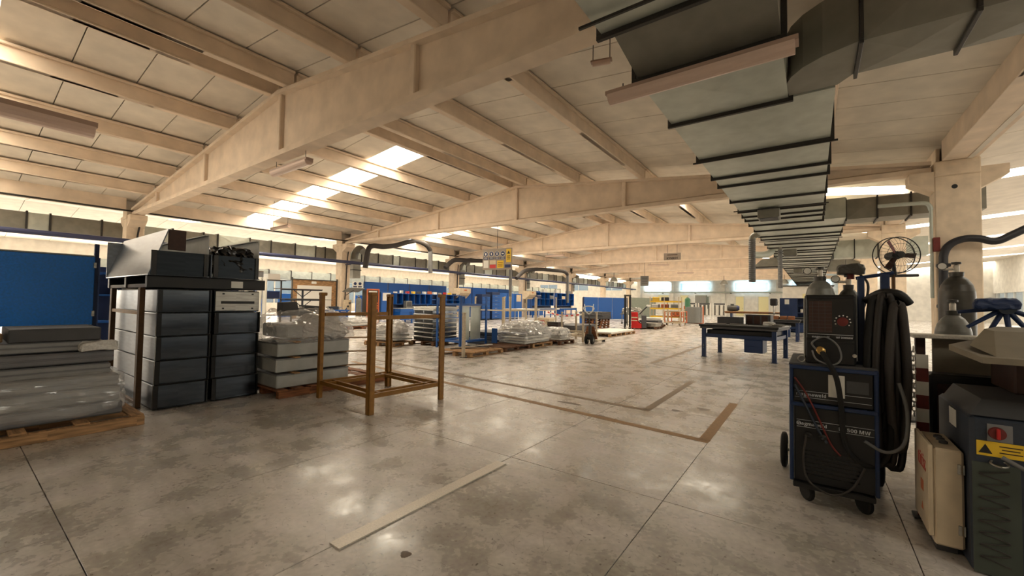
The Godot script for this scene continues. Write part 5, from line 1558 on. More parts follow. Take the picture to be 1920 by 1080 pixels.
	for k in 2:
		t = thing("tall_plate", "tall grey metal plate leaning in the blue rack, %s one" % ["left", "right"][k], "plate", w(-9.15, 0.275, 10.02 + 0.56 * k), 0.0, "grey plates in the blue rack")
		bx(t, "sheet", "galv", Vector3(-0.03, 0.54, 0), Vector3(0.015, 1.08, 0.50), 0.003)
		bx(t, "return_edge", "white", Vector3(-0.03, 1.10, 0), Vector3(0.06, 0.04, 0.50), 0.004)
	sheet_pile("low blue-grey sheet pile beside the blue rack", w(-9.6, 0.0, 12.0), 0.0, Vector3(1.3, 0.45, 1.2), "machine_blue", 6)
	# --- row of pallets along the aisle
	pallet("nearest wooden pallet with loose steel bars, under the white post", w(-8.15, 0, 9.25), 0.0, 1.2, 1.5, "wood")
	for k in 4:
		t = thing("flat_bar", "loose dark steel bar on the nearest pallet, %s" % ["lying along it", "lying slanted", "at its back edge", "at its left edge"][k], "bar", w(-8.15 + 0.12 * k - 0.2, 0.141 + 0.0 * k, 9.15 + 0.12 * k), [70.0, 45.0, 12.0, 85.0][k], "steel bars on the nearest pallet")
		bx(t, "bar", ["gas_dark", "steel_worn", "grey_dark", "steel"][k], Vector3(0, 0.012 + 0.026 * k, 0), Vector3(0.9, 0.024, 0.06), 0.002)
	t = thing("white_post", "single worn white post standing at the pallet corner", "post", w(-7.72, 0, 8.42))
	bx(t, "post", "rack_cream", Vector3(0, 0.60, 0), Vector3(0.085, 1.2, 0.07), 0.006)
	bx(t, "cap", "rack_cream", Vector3(0, 1.215, 0), Vector3(0.10, 0.03, 0.085), 0.006)
	bx(t, "foot", "gas_dark", Vector3(0, 0.006, 0), Vector3(0.16, 0.012, 0.14), 0.002)
	pallet("second wooden pallet of the aisle row", w(-8.2, 0, 10.85), 0.0, 1.2, 1.4, "wood_dark")
	pallet("third wooden pallet of the aisle row, with the pale end block", w(-8.2, 0, 12.35), 0.0, 1.2, 1.3, "wood")
	wrapped("wrapped_stack", "silvery film-wrapped stack on the third aisle pallet", w(-8.2, 0.15, 12.1), 0.0, Vector3(1.15, 0.66, 1.75), 61, 0.09, 0.25)
	wrapped("wrapped_stack", "lower film-wrapped stack behind the silvery one", w(-7.85, 0.141, 13.7), 0.0, Vector3(0.85, 0.42, 0.8), 62, 0.06, 0.2)
	pallet("fourth wooden pallet of the aisle row", w(-7.95, 0, 13.75), 0.0, 1.1, 1.1, "wood_dark")
	t = thing("blue_plate", "small blue plate standing against the wrapped stack", "plate", w(-8.65, 0.142, 10.95))
	bx(t, "plate", "blue_mid", Vector3(0, 0.25, 0), Vector3(0.22, 0.5, 0.03), 0.004)
	bx(t, "foot", "blue_dark", Vector3(0, 0.01, 0), Vector3(0.24, 0.02, 0.12), 0.003)
	for k in 2:
		t = thing("wire_crate", ["black slatted crate behind the silvery wrapped stack", "brown slatted crate right of the black one"][k], "crate", w(-9.45 + 0.75 * k, 0.0, 14.6 + 0.5 * k))
		bx(t, "body", ["grey_dark", "brown_dark"][k], Vector3(0, 0.36, 0), Vector3(0.50, 0.70, 0.50), 0.008)
		for i in 5:
			bx(t, "slat", "gas_dark", Vector3(0, 0.12 + 0.13 * i, 0.255), Vector3(0.50, 0.05, 0.012), 0.003)
		bx(t, "rim", "gas_dark", Vector3(0, 0.72, 0), Vector3(0.56, 0.03, 0.56), 0.004)
	stillage("cream_rack", "cream post rack behind the silvery wrapped stack, nearer one", w(-10.75, 0, 14.4), 0.0, 1.9, 2.0, 1.70, "rack_cream", [["x", 1.0, 1.18], ["x", -1.0, 1.18], ["z", 1.0, 1.18]], "cream post racks")
	stillage("cream_rack", "cream post rack standing farther back, by the blue desks", w(-11.6, 0, 17.6), 0.0, 1.9, 2.0, 1.75, "rack_cream", [["x", 1.0, 1.15], ["z", 1.0, 1.15]], "cream post racks")
	stillage("cream_rack", "short cream post rack beside the pallet truck", w(-7.75, 0, 15.4), 0.0, 1.0, 1.3, 1.12, "rack_cream", [["x", 1.0, 0.42]], "cream post racks")
	t = thing("labelled_carton", "cream carton with red print beside the cream rack", "box", w(-9.95, 0.42, 16.4))
	bx(t, "body", "cream", Vector3(0, 0.2, 0), Vector3(0.62, 0.4, 0.5), 0.008)
	bx(t, "print", "sign_red", Vector3(-0.05, 0.12, 0.252), Vector3(0.28, 0.09, 0.003), 0.0)
	bx(t, "print", "sign_red", Vector3(-0.05, 0.27, 0.252), Vector3(0.24, 0.05, 0.003), 0.0)
	bx(t, "stand", "gas_dark", Vector3(0, -0.21, 0), Vector3(0.6, 0.42, 0.5), 0.01)
	t = thing("barrier_tape", "red and white barrier tape strung between the racks", "tape")
	for k in 14:
		var a := w(-10.0 + 0.19 * k, 1.05 - 0.10 * sin(PI * k / 14.0), 16.6 - 0.13 * k)
		var b := w(-10.0 + 0.19 * (k + 1), 1.05 - 0.10 * sin(PI * (k + 1) / 14.0), 16.6 - 0.13 * (k + 1))
		var st := mb()
		add_prism(st, [a, b, b + Vector3(0, 0.07, 0), a + Vector3(0, 0.07, 0)], Vector3(0.001, 0, 0.002))
		done(t, "tape_band", st, "white" if k % 2 else "sign_red")
	# --- hand pallet truck
	t = thing("pallet_truck", "hand pallet truck with a white loop handle parked in the aisle", "pallet truck", w(-6.80, 0, 14.35), 8.0)
	for x in [-0.11, 0.11]:
		var wh := lathe(t, "steer_wheel", "rubber", [Vector2(0, -0.05), Vector2(0.14, -0.05), Vector2(0.155, -0.03), Vector2(0.155, 0.03), Vector2(0.14, 0.05), Vector2(0, 0.05)], Vector3(x, 0.155, 0), 18, Vector3(0, 0, 90))
		lathe(wh, "hub", "steel", [Vector2(0, -0.055), Vector2(0.06, -0.055), Vector2(0.06, 0.055), Vector2(0, 0.055)], Vector3.ZERO, 12)
	rod(t, "pump", "gas_dark", Vector3(0, 0.16, -0.05), Vector3(0, 0.72, -0.05), 0.06, 12)
	bx(t, "pump_block", "black", Vector3(0, 0.30, -0.02), Vector3(0.22, 0.16, 0.20), 0.02)
	var fk := mb()
	add_prism(fk, [Vector3(-0.26, 0.18, -0.16), Vector3(0.26, 0.18, -0.16), Vector3(0.14, 0.66, -0.10), Vector3(-0.14, 0.66, -0.10)], Vector3(0, 0, -0.03))
	done(t, "frame_plate", fk, "wood_orange")
	for x in [-0.19, 0.19]:
		var f := bx(t, "fork", "rack_cream", Vector3(x, 0.115, -0.78), Vector3(0.16, 0.055, 1.25), 0.012)
		rod(f, "load_roller", "rubber", Vector3(-0.06, -0.07, -0.45), Vector3(0.06, -0.07, -0.45), 0.042, 12)
	rod(t, "handle_stem", "gas_dark", Vector3(0, 0.70, 0.0), Vector3(0, 1.14, 0.10), 0.024, 8)
	hose(t, "loop_handle", "white", [Vector3(0, 1.12, 0.10), Vector3(-0.12, 1.22, 0.11), Vector3(-0.20, 1.33, 0.12), Vector3(-0.14, 1.40, 0.125), Vector3(0, 1.42, 0.13), Vector3(0.14, 1.40, 0.125), Vector3(0.20, 1.33, 0.12), Vector3(0.12, 1.22, 0.11), Vector3(0, 1.12, 0.10)], 0.022, 8, 5)
	# --- pallets and sheets beyond
	pallet("wooden pallet carrying white sheets beyond the pallet truck", w(-8.1, 0, 18.6), 0.0, 1.3, 1.4, "wood")
	pallet("second wooden pallet carrying white sheets, next to the red stacker", w(-8.05, 0, 20.3), 0.0, 1.3, 1.4, "wood")
	sheet_pile("pale metal sheets lying over two pallets before the red stacker", w(-8.1, 0.141, 19.4), 0.0, Vector3(1.3, 0.08, 2.9), "white", 3)
	pallet("pallet under the dark sheets behind the pallet truck", w(-9.5, 0, 18.3), 0.0, 1.3, 1.7, "wood_dark")
	sheet_pile("dark grey sheets on a pallet behind the pallet truck", w(-9.5, 0.141, 18.3), 0.0, Vector3(1.3, 0.34, 2.2), "grey_dark", 4)
	for k in 4:
		pallet("empty brown pallet, %s of the pile left of the red stacker" % ["bottom", "second", "third", "top"][k], w(-11.1 + 0.02 * k, 0.142 * k, 24.3), 2.0 * k - 3.0, 1.3, 1.2, "wood_dark" if k % 2 else "wood_orange")
	sheet_pile("black sheets on top of the brown pallet pile", w(-11.1, 0.57, 24.3), 0.0, Vector3(1.5, 0.42, 1.3), "grey_dark", 4)
	t = thing("blue_bin", "bright blue plastic bin left of the brown pallet pile", "bin", w(-13.0, 0, 27.2))
	bx(t, "body", "blue_mid", Vector3(0, 0.42, 0), Vector3(1.0, 0.78, 0.8), 0.03)
	bx(t, "rim", "blue_mid", Vector3(0, 0.83, 0), Vector3(1.08, 0.06, 0.88), 0.01)
	for x in [-0.35, 0.35]:
		bx(t, "runner", "blue_dark", Vector3(x, 0.015, 0), Vector3(0.12, 0.03, 0.8), 0.004)
	for x in [-0.2, 0.3]:
		rod(t, "handle_stick", "white", Vector3(x, 0.8, 0), Vector3(x + 0.1 * signf(x), 1.45, 0), 0.03, 8)
	# --- red electric stacker
	t = thing("stacker_truck", "red electric stacker truck with a black mast", "stacker", w(-9.05, 0, 24.9), 20.0)
	for x in [-0.34, -0.06]:
		bx(t, "mast_rail", "black", Vector3(x, 1.02, 0.36), Vector3(0.12, 2.04, 0.14), 0.01)
	bx(t, "mast_top", "gas_dark", Vector3(-0.20, 2.02, 0.36), Vector3(0.42, 0.10, 0.16), 0.01)
	rod(t, "lift_cylinder", "steel", Vector3(-0.20, 0.2, 0.34), Vector3(-0.20, 1.9, 0.34), 0.04, 10)
	var bd := mb()
	add_prism(bd, [Vector3(0.02, 0.06, 0.32), Vector3(0.62, 0.06, 0.32), Vector3(0.62, 0.30, 0.32), Vector3(0.44, 0.40, 0.32), Vector3(0.40, 1.02, 0.32), Vector3(0.02, 1.02, 0.32)], Vector3(0, 0, -0.62))
	done(t, "body", bd, "red")
	bx(t, "stripe", "cream", Vector3(0.20, 0.70, 0.325), Vector3(0.36, 0.07, 0.006), 0.0)
	bx(t, "stripe", "cream", Vector3(0.20, 0.52, 0.325), Vector3(0.36, 0.05, 0.006), 0.0)
	bx(t, "battery_cover", "grey_dark", Vector3(0.76, 0.45, 0.0), Vector3(0.28, 0.75, 0.55), 0.02)
	hose(t, "tiller", "black", [Vector3(0.50, 0.9, 0.1), Vector3(0.72, 1.15, 0.12), Vector3(0.95, 1.38, 0.12)], 0.035, 8, 4)
	crumple(t, "tiller_head", "white", Vector3(1.02, 1.42, 0.12), Vector3(0.24, 0.10, 0.12), 0.01, 5, 6)
	for x in [0.1, 0.55]:
		rod(t, "wheel", "rubber", Vector3(x, 0.08, 0.26), Vector3(x, 0.08, 0.18), 0.08, 14)
	for x in [-0.30, -0.10]:
		bx(t, "fork", "gas_dark", Vector3(x, 0.10, 1.0), Vector3(0.08, 0.05, 1.15), 0.006)
	# --- hanging signs
	t = hang_sign("large grey safety sign with blue pictograms and yellow notes, hanging on one cord", w(-11.65, 3.47, 14.85), 8.0, 1.54, 0.97, "sign_grey", 1.05)
	for k in 4:
		var x := -0.60 + 0.30 * k
		var o := lathe(t, "pictogram", "white", [Vector2(0.125, 0.0), Vector2(0.125, 0.004), Vector2(0.0, 0.005)], Vector3(x, 0.24, 0.016), 24, Vector3(90, 0, 0))
		lathe(o, "disc", "sign_blue", [Vector2(0.11, 0.005), Vector2(0.11, 0.007), Vector2(0.0, 0.008)], Vector3.ZERO, 24)
		var fig := bx(t, "figure", "white", Vector3(x, 0.24, 0.026), Vector3([0.07, 0.05, 0.05, 0.11][k], [0.11, 0.12, 0.13, 0.05][k], 0.003), 0.001)
		fig.name = "figure"
		bx(t, "caption", "sign_blue", Vector3(x, 0.04, 0.018), Vector3(0.24, 0.10, 0.004), 0.0)
		for l in 2:
			bx(t, "caption_line", "white", Vector3(x, 0.06 - 0.04 * l, 0.021), Vector3(0.18, 0.014, 0.002), 0.0)
	bx(t, "yellow_note", "yellow", Vector3(0.60, 0.14, 0.018), Vector3(0.24, 0.60, 0.004), 0.0)
	var wt := mb()
	add_prism(wt, [Vector3(0.52, 0.22, 0.021), Vector3(0.68, 0.22, 0.021), Vector3(0.60, 0.37, 0.021)], Vector3(0, 0, 0.003))
	done(t, "warning_triangle", wt, "black")
	for l in 3:
		bx(t, "note_line", "black", Vector3(0.60, 0.12 - 0.07 * l, 0.021), Vector3(0.16, 0.03, 0.002), 0.0)
	bx(t, "white_note", "white", Vector3(-0.58, -0.22, 0.018), Vector3(0.26, 0.34, 0.004), 0.0)
	bx(t, "pink_note", "cream", Vector3(-0.22, -0.14, 0.018), Vector3(0.32, 0.18, 0.004), 0.0)
	bx(t, "red_note", "sign_red", Vector3(-0.22, -0.33, 0.018), Vector3(0.32, 0.16, 0.004), 0.0)
	bx(t, "yellow_note", "yellow", Vector3(0.18, -0.24, 0.018), Vector3(0.34, 0.34, 0.004), 0.0)
	for l in 3:
		bx(t, "note_line", "red_dark", Vector3(0.18, -0.16 - 0.08 * l, 0.021), Vector3(0.24, 0.025, 0.002), 0.0)
	bx(t, "blue_note", "sign_blue", Vector3(0.56, -0.33, 0.018), Vector3(0.30, 0.14, 0.004), 0.0)
	t = hang_sign("tan hanging board with dark lettering before the fourth beam", w(-7.94, 4.86, 29.9), 0.0, 1.15, 0.5, "sign_grey", 1.24, 2)
	text(t, "lettering", "black", "KYNK01", Vector3(0, -0.12, 0.017), 0.15, Vector3.ZERO, "Droid Sans", true)
	bx(t, "caption_line", "brown_dark", Vector3(0, 0.12, 0.017), Vector3(0.7, 0.05, 0.003), 0.0)
	t = hang_sign("small grey hanging board before the far left window", w(-12.55, 3.62, 38.0), 12.0, 0.72, 0.92, "gas_grey", 2.78)
	for l in 4:
		bx(t, "caption_line", "grey_dark", Vector3(0, 0.25 - 0.15 * l, 0.017), Vector3(0.5, 0.05, 0.003), 0.0)

# ---------- work places along the left column row
func pigeon_bench(label: String, at: Vector3, ln: float, h: float, top: float, cells: int, rows: int):
	# a bench whose long side runs down the hall, facing right
	var t := thing("shelf_bench", label, "bench", at, 0.0, "blue benches along the left columns")
	bx(t, "top", "grey_paint", Vector3(0.0, h, 0), Vector3(0.8, 0.05, ln), 0.006)
	bx(t, "apron", "blue_mid", Vector3(0.36, h - 0.12, 0), Vector3(0.04, 0.18, ln - 0.1), 0.004)
	for z in [-0.5, -0.17, 0.17, 0.5]:
		bx(t, "leg", "blue_mid", Vector3(0.32, (h - 0.03) / 2, z * (ln - 0.12)), Vector3(0.08, h - 0.03, 0.08), 0.004)
		bx(t, "leg", "blue_mid", Vector3(-0.34, (h - 0.03) / 2, z * (ln - 0.12)), Vector3(0.08, h - 0.03, 0.08), 0.004)
	bx(t, "low_shelf", "blue_mid", Vector3(0, 0.25, 0), Vector3(0.7, 0.04, ln - 0.1), 0.004)
	bx(t, "cupboard", "blue_mid", Vector3(0.02, 0.52, ln * 0.36), Vector3(0.66, 0.5, ln * 0.24), 0.006)
	bx(t, "back", "blue_dark", Vector3(-0.38, (h + top) / 2, 0), Vector3(0.03, top - h, ln), 0.004)
	for r in rows + 1:
		var y := h + 0.28 + (top - h - 0.28) * r / rows
		bx(t, "shelf_board", "blue_mid", Vector3(-0.2, y, 0), Vector3(0.36, 0.035, ln), 0.004)
	for c in cells + 1:
		bx(t, "divider", "blue_mid", Vector3(-0.2, (h + 0.28 + top) / 2, -ln / 2 + ln * c / cells), Vector3(0.36, top - h - 0.28, 0.03), 0.003)
	return t

func cream_hopper(label: String, at: Vector3):
	var t := thing("cream_hopper", label, "box", at, 0.0, "cream boxes on the columns")
	var st := mb()
	add_prism(st, [Vector3(0.55, 0.78, 0.7), Vector3(-0.3, 0.78, 0.7), Vector3(-0.3, 0.0, 0.7), Vector3(0.1, 0.0, 0.7), Vector3(0.55, 0.42, 0.7)], Vector3(0, 0, -1.2))
	done(t, "housing", st, "cream")
	bx(t, "bracket", "gas_dark", Vector3(-0.5, 0.5, 0), Vector3(0.42, 0.08, 0.3), 0.005)
	bx(t, "label", "orange", Vector3(0.552, 0.62, 0.1), Vector3(0.003, 0.1, 0.3), 0.0)
	bx(t, "intake", "gas_dark", Vector3(0.34, 0.19, 0), Vector3(0.02, 0.02, 1.2), 0.004, Vector3(0, 0, 43))

func build_left_row():
	var t: Node3D
	# white drawing board in a timber frame
	t = thing("drawing_board", "large white panel in a tan wooden frame by the second left column", "board", w(-24.0, 0.38, 13.1))
	bx(t, "backing", "wood", Vector3(-0.03, 1.12, 0), Vector3(0.05, 2.26, 2.76), 0.006)
	bx(t, "panel", "white", Vector3(0.005, 0.97, 0.02), Vector3(0.02, 1.90, 2.1), 0.004)
	for z in [-1.37, 1.37]:
		bx(t, "edge_post", "gas_dark", Vector3(0.0, 1.0, z), Vector3(0.08, 2.75, 0.08), 0.005)
	bx(t, "top_edge", "gas_dark", Vector3(0, 2.26, 0), Vector3(0.08, 0.05, 2.8), 0.005)
	crumple(t, "paper_badge", "white", Vector3(0.02, 2.10, 0.1), Vector3(0.02, 0.14, 0.3), 0.01, 9, 5)
	# tree rack with arms
	t = thing("arm_rack", "grey cantilever rack with flat steel on its arms, before the white board", "rack", w(-20.4, 0, 10.5))
	rod(t, "mast", "machine_blue", Vector3(0, 0, 0), Vector3(0, 1.98, 0), 0.05, 8)
	bx(t, "foot", "machine_blue", Vector3(0, 0.03, 0), Vector3(0.6, 0.06, 0.9), 0.006)
	for y in [1.45, 1.95]:
		bx(t, "arm", "machine_blue", Vector3(0, y, 0), Vector3(0.06, 0.05, 2.0), 0.004)
		for s in [-1.0, 1.0]:
			rod(t, "brace", "machine_blue", Vector3(0, y - 0.35, 0), Vector3(0, y - 0.02, s * 0.42), 0.02, 6)
	for k in 3:
		var sb := thing("steel_strip", "flat steel strip on the cantilever rack, %s" % ["lower arm front", "lower arm back", "upper arm"][k], "strip", w(-20.4 + 0.05 * (k - 1), [1.476, 1.502, 1.976][k], 10.6 + [0.3, -0.2, -0.3][k]), [1.0, -2.0, 2.0][k], "steel strips on the cantilever rack")
		bx(sb, "strip", ["grey_dark", "gas_dark", "brown_dark"][k], Vector3(0, 0.012, 0), Vector3(0.3, 0.024, 2.3), 0.003)
		bx(sb, "edge", "steel_worn", Vector3(0.12, 0.0245, 0), Vector3(0.05, 0.004, 2.2), 0.001)
	# white profiles leaning in a stand
	for k in 5:
		t = thing("white_profile", "tall white metal profile standing upright behind the black stack, %s from left" % ["first", "second", "third", "fourth", "fifth"][k], "profile", w(-22.9, 0.0, 8.7 + [0.0, 0.24, 0.45, 0.85, 1.1][k]), 0.0, "white profiles behind the black stack")
		bx(t, "web", "white", Vector3(0, 1.3, 0), Vector3(0.03, 2.6, 0.17), 0.004)
		bx(t, "flange", "white", Vector3(0.05, 1.3, 0.08), Vector3(0.10, 2.6, 0.012), 0.003)
		bx(t, "flange", "white", Vector3(0.05, 1.3, -0.08), Vector3(0.10, 2.6, 0.012), 0.003)
	t = thing("store_shelf", "long high shelf with cartons in the left hall", "shelf", w(-26.5, 0, 9.3))
	for z in [-3.0, 0.0, 3.0]:
		bx(t, "post", "grey_dark", Vector3(0, 1.287, z), Vector3(0.08, 2.574, 0.08), 0.004)
	for y in [0.5, 1.5, 2.6]:
		bx(t, "shelf_board", "grey_dark", Vector3(0, y, 0), Vector3(0.8, 0.05, 6.2), 0.004)
	for k in 7:
		var c := thing("carton", "%s carton on the high shelf in the left hall, %s" % [["Olive", "White", "Pink-white", "Tan", "White printed", "Grey", "Slim white"][k], ["leftmost", "second from left", "third", "fourth", "fifth", "sixth", "rightmost"][k]], "carton", w(-26.4, 2.626, 6.6 + 0.85 * k), 0.0, "cartons on the high shelf")
		bx(c, "body", ["board_green", "white", "cream", "card", "white", "grey_board", "white"][k], Vector3(0, 0.17 + 0.03 * (k % 3), 0), Vector3(0.6, 0.34 + 0.06 * (k % 3), [0.78, 0.6, 0.5, 0.4, 0.7, 0.5, 0.7][k]), 0.008)
		bx(c, "lid", "card" if k % 2 else "white", Vector3(0, 0.345 + 0.06 * (k % 3), 0), Vector3(0.61, 0.02, [0.78, 0.6, 0.5, 0.4, 0.7, 0.5, 0.7][k] + 0.01), 0.004)
	for k in 2:
		var c := thing("blue_crate", "dark blue crate on the lower shelf in the left hall, %s" % ["left", "right"][k], "crate", w(-26.4, 1.526, 10.05 + 1.4 * k), 0.0, "blue crates in the left hall")
		bx(c, "body", "blue_dark", Vector3(0, 0.2, 0), Vector3(0.6, 0.4, 1.2), 0.01)
		bx(c, "rim", "blue_mid", Vector3(0, 0.41, 0), Vector3(0.64, 0.03, 1.24), 0.005)
	# blue stand with a machine vice, wrapped pallet
	t = thing("blue_stand", "small blue work stand with a clamp, before the white board", "stand", w(-20.6, 0, 12.35))
	for x in [-0.35, 0.35]:
		for z in [-0.5, 0.5]:
			bx(t, "leg", "blue_mid", Vector3(x, 0.45, z), Vector3(0.08, 0.9, 0.08), 0.005)
	bx(t, "top", "blue_mid", Vector3(0, 0.93, 0), Vector3(0.85, 0.06, 1.2), 0.008)
	bx(t, "side_panel", "blue_mid", Vector3(0.36, 0.62, 0), Vector3(0.03, 0.5, 1.0), 0.005)
	bx(t, "clamp_base", "machine_blue", Vector3(0, 1.05, 0.1), Vector3(0.3, 0.18, 0.5), 0.02)
	rod(t, "clamp_screw", "steel", Vector3(0, 1.08, -0.4), Vector3(0, 1.08, 0.5), 0.04, 8)
	pallet("wooden pallet under the low wrapped sheets before the left columns", w(-19.5, 0, 12.95), 0.0, 1.1, 1.6, "wood_orange")
	wrapped("wrapped_sheets", "low film-wrapped sheets on a pallet before the left columns", w(-19.5, 0.15, 12.95), 0.0, Vector3(1.05, 0.42, 1.6), 71, 0.07, 0.3)
	# around the second left column
	gas_cylinder("grey gas cylinder standing beside the second left column", w(-22.5, 0, 15.05), 0.17, 1.75, "gas_grey")
	t = thing("service_point", "pale service panel with gauges on the second left column", "panel", w(-23.0, 0, 14.6))
	bx(t, "panel", "cream", Vector3(0, 1.05, 0), Vector3(0.08, 0.9, 0.5), 0.01)
	bx(t, "post", "cream", Vector3(-0.05, 0.3, 0), Vector3(0.1, 0.6, 0.1), 0.005)
	for k in 3:
		var g := lathe(t, "gauge", "gas_dark", [Vector2(0.06, 0), Vector2(0.06, 0.05), Vector2(0, 0.055)], Vector3(0.04, 1.3 - 0.2 * k, -0.12 + 0.12 * k), 14, Vector3(0, 0, -90))
		g.name = "gauge"
	hose(t, "hose", "blue_dark", [Vector3(0.06, 1.0, 0.1), Vector3(0.16, 0.8, 0.12), Vector3(0.1, 0.6, 0.05), Vector3(0.16, 0.4, 0.0)], 0.025, 6, 4)
	t = thing("roof_canopy", "tilted grey sheet canopy on the second left column", "canopy", w(-23.0, 1.98, 14.9))
	bx(t, "sheet", "gas_grey", Vector3(0.15, 0.12, 0), Vector3(0.75, 0.03, 1.1), 0.004, Vector3(0, 0, 18))
	rod(t, "strut", "gas_dark", Vector3(-0.65, -0.2, 0), Vector3(0.2, 0.12, 0), 0.02, 6)
	t = thing("column_sign", "white sign with blue pictograms on the second left column", "sign", w(-22.75, 2.42, 15.1), 50.0)
	bx(t, "board", "white", Vector3.ZERO, Vector3(0.62, 0.40, 0.02), 0.004)
	for k in 2:
		lathe(t, "pictogram", "sign_blue", [Vector2(0.09, 0), Vector2(0.09, 0.004), Vector2(0, 0.005)], Vector3(-0.14 + 0.28 * k, 0.08, 0.011), 18, Vector3(90, 0, 0))
		bx(t, "caption", "sign_blue", Vector3(-0.14 + 0.28 * k, -0.11, 0.012), Vector3(0.22, 0.08, 0.003), 0.0)
	# orange-framed cabinet, blue cabinet
	t = thing("orange_cabinet", "orange-framed tool cabinet left of the blue cupboard", "cabinet", w(-22.6, 0, 15.95))
	bx(t, "body", "gas_dark", Vector3(-0.02, 1.08, 0), Vector3(0.5, 2.1, 0.86), 0.008)
	for z in [-0.42, 0.42]:
		bx(t, "frame", "orange", Vector3(0.24, 1.1, z), Vector3(0.05, 2.2, 0.08), 0.005)
	for y in [0.06, 1.15, 1.3, 2.16]:
		bx(t, "rail", "orange", Vector3(0.24, y, 0), Vector3(0.05, 0.09, 0.80), 0.005)
	bx(t, "drawer", "orange", Vector3(0.235, 1.0, 0), Vector3(0.04, 0.16, 0.72), 0.006)
	bx(t, "sheet", "white", Vector3(0.235, 1.98, 0), Vector3(0.02, 0.16, 0.6), 0.003)
	t = thing("blue_locker", "blue upright locker with a white poster by the left columns", "locker", w(-22.55, 0, 16.98))
	bx(t, "body", "blue_mid", Vector3(0, 1.05, 0), Vector3(0.5, 1.95, 0.92), 0.01)
	bx(t, "plinth", "blue_dark", Vector3(0, 0.04, 0), Vector3(0.46, 0.08, 0.88), 0.004)
	bx(t, "door", "blue_mid", Vector3(0.255, 1.0, 0), Vector3(0.02, 1.8, 0.86), 0.005)
	var po := bx(t, "poster", "white", Vector3(0.268, 1.72, 0.05), Vector3(0.004, 0.5, 0.62), 0.0)
	bx(po, "poster_print", "orange", Vector3(0.003, 0.02, -0.1), Vector3(0.002, 0.26, 0.2), 0.0)
	# blue partitions
	var dn := 0
	for q in [[17.7, 4], [27.2, 4], [37.2, 2]]:
		t = thing("blue_partition", "tall blue partition wall %s" % ["behind the pigeonhole bench", "behind the blue lockers", "behind the far blue desks"][dn], "partition", w(-25.9, 0, q[0]), 0.0, "blue partitions")
		dn += 1
		for k in q[1]:
			bx(t, "panel", "blue_mid", Vector3(0, 1.42, -1.0 - 2.06 * k), Vector3(0.05, 2.76, 2.02), 0.008)
			bx(t, "post", "blue_dark", Vector3(0.0, 1.4, -2.06 * k), Vector3(0.08, 2.8, 0.05), 0.004)
	# benches with pigeonholes
	pigeon_bench("blue bench with pigeonhole shelves beyond the ochre rack", w(-22.0, 0, 19.0), 3.0, 0.98, 1.95, 6, 1)
	pigeon_bench("second blue bench with two rows of shelves before the third column", w(-22.0, 0, 22.06), 2.9, 0.95, 1.95, 4, 2)
	var r := RandomNumberGenerator.new()
	r.seed = 77
	for k in 14:
		var d := 17.5 + 0.50 * k
		var mm: String = ["white", "steel", "red", "yellow", "grey_dark", "white", "orange"][k % 7]
		t = thing("parts_bin", "%s small container on the blue pigeonhole shelves, place %s from the locker" % [["white", "steel", "red", "yellow", "dark", "pale", "orange"][k % 7], ["one", "two", "three", "four", "five", "six", "seven", "eight", "nine", "ten", "eleven", "twelve", "thirteen", "fourteen"][k]], "bin", w(-22.16, 1.970, d), 0.0, "containers on the blue shelves")
		var hh := r.randf_range(0.08, 0.2)
		bx(t, "body", mm, Vector3(0, hh / 2, 0), Vector3(0.2, hh, r.randf_range(0.15, 0.3)), 0.01)
		bx(t, "lip", mm, Vector3(0.11, hh * 0.9, 0), Vector3(0.03, 0.02, 0.14), 0.003)
	t = thing("monitor", "small grey framed box on the first pigeonhole bench", "box", w(-21.85, 1.006, 18.3))
	bx(t, "frame", "gas_grey", Vector3(0, 0.24, 0), Vector3(0.3, 0.46, 0.5), 0.015)
	bx(t, "screen", "grey_dark", Vector3(0.153, 0.26, 0), Vector3(0.008, 0.32, 0.38), 0.003)
	for k in 4:
		t = thing("glove_pair", "white gloves hung under the pigeonholes, %s" % ["first", "second", "third", "fourth"][k], "gloves", w(-21.75, 1.006, 18.75 + 0.32 * k), 0.0, "white gloves on the bench")
		crumple(t, "glove", "white", Vector3(0, 0.05, 0), Vector3(0.14, 0.10, 0.14), 0.03, 90 + k, 6)
	cream_hopper("cream box hung at the third left column", w(-22.4, 1.74, 24.05))
	cream_hopper("cream box hung at the fourth left column", w(-22.4, 1.80, 33.6))
	for q in [["drawer_cabinet", 26.1, "blue drawer cabinet beyond the third left column", 2.1], ["drawer_cabinet", 27.4, "blue drawer tower with silver handles", 2.3]]:
		t = thing(q[0], q[2], "cabinet", w(-21.9, 0, q[1]), 0.0, "blue drawer cabinets")
		bx(t, "body", "blue_dark", Vector3(0, q[3] / 2 + 0.04, 0), Vector3(0.7, q[3] - 0.08, 1.05), 0.008)
		bx(t, "plinth", "black", Vector3(0, 0.04, 0), Vector3(0.64, 0.08, 1.0), 0.004)
		for k in 6:
			var f := bx(t, "drawer", "blue_mid", Vector3(0.36, 0.26 + k * (q[3] - 0.3) / 6.0, 0), Vector3(0.025, (q[3] - 0.3) / 6.0 - 0.03, 0.98), 0.004)
			bx(f, "handle", "steel", Vector3(0.02, 0.03, 0), Vector3(0.02, 0.03, 0.3), 0.004)
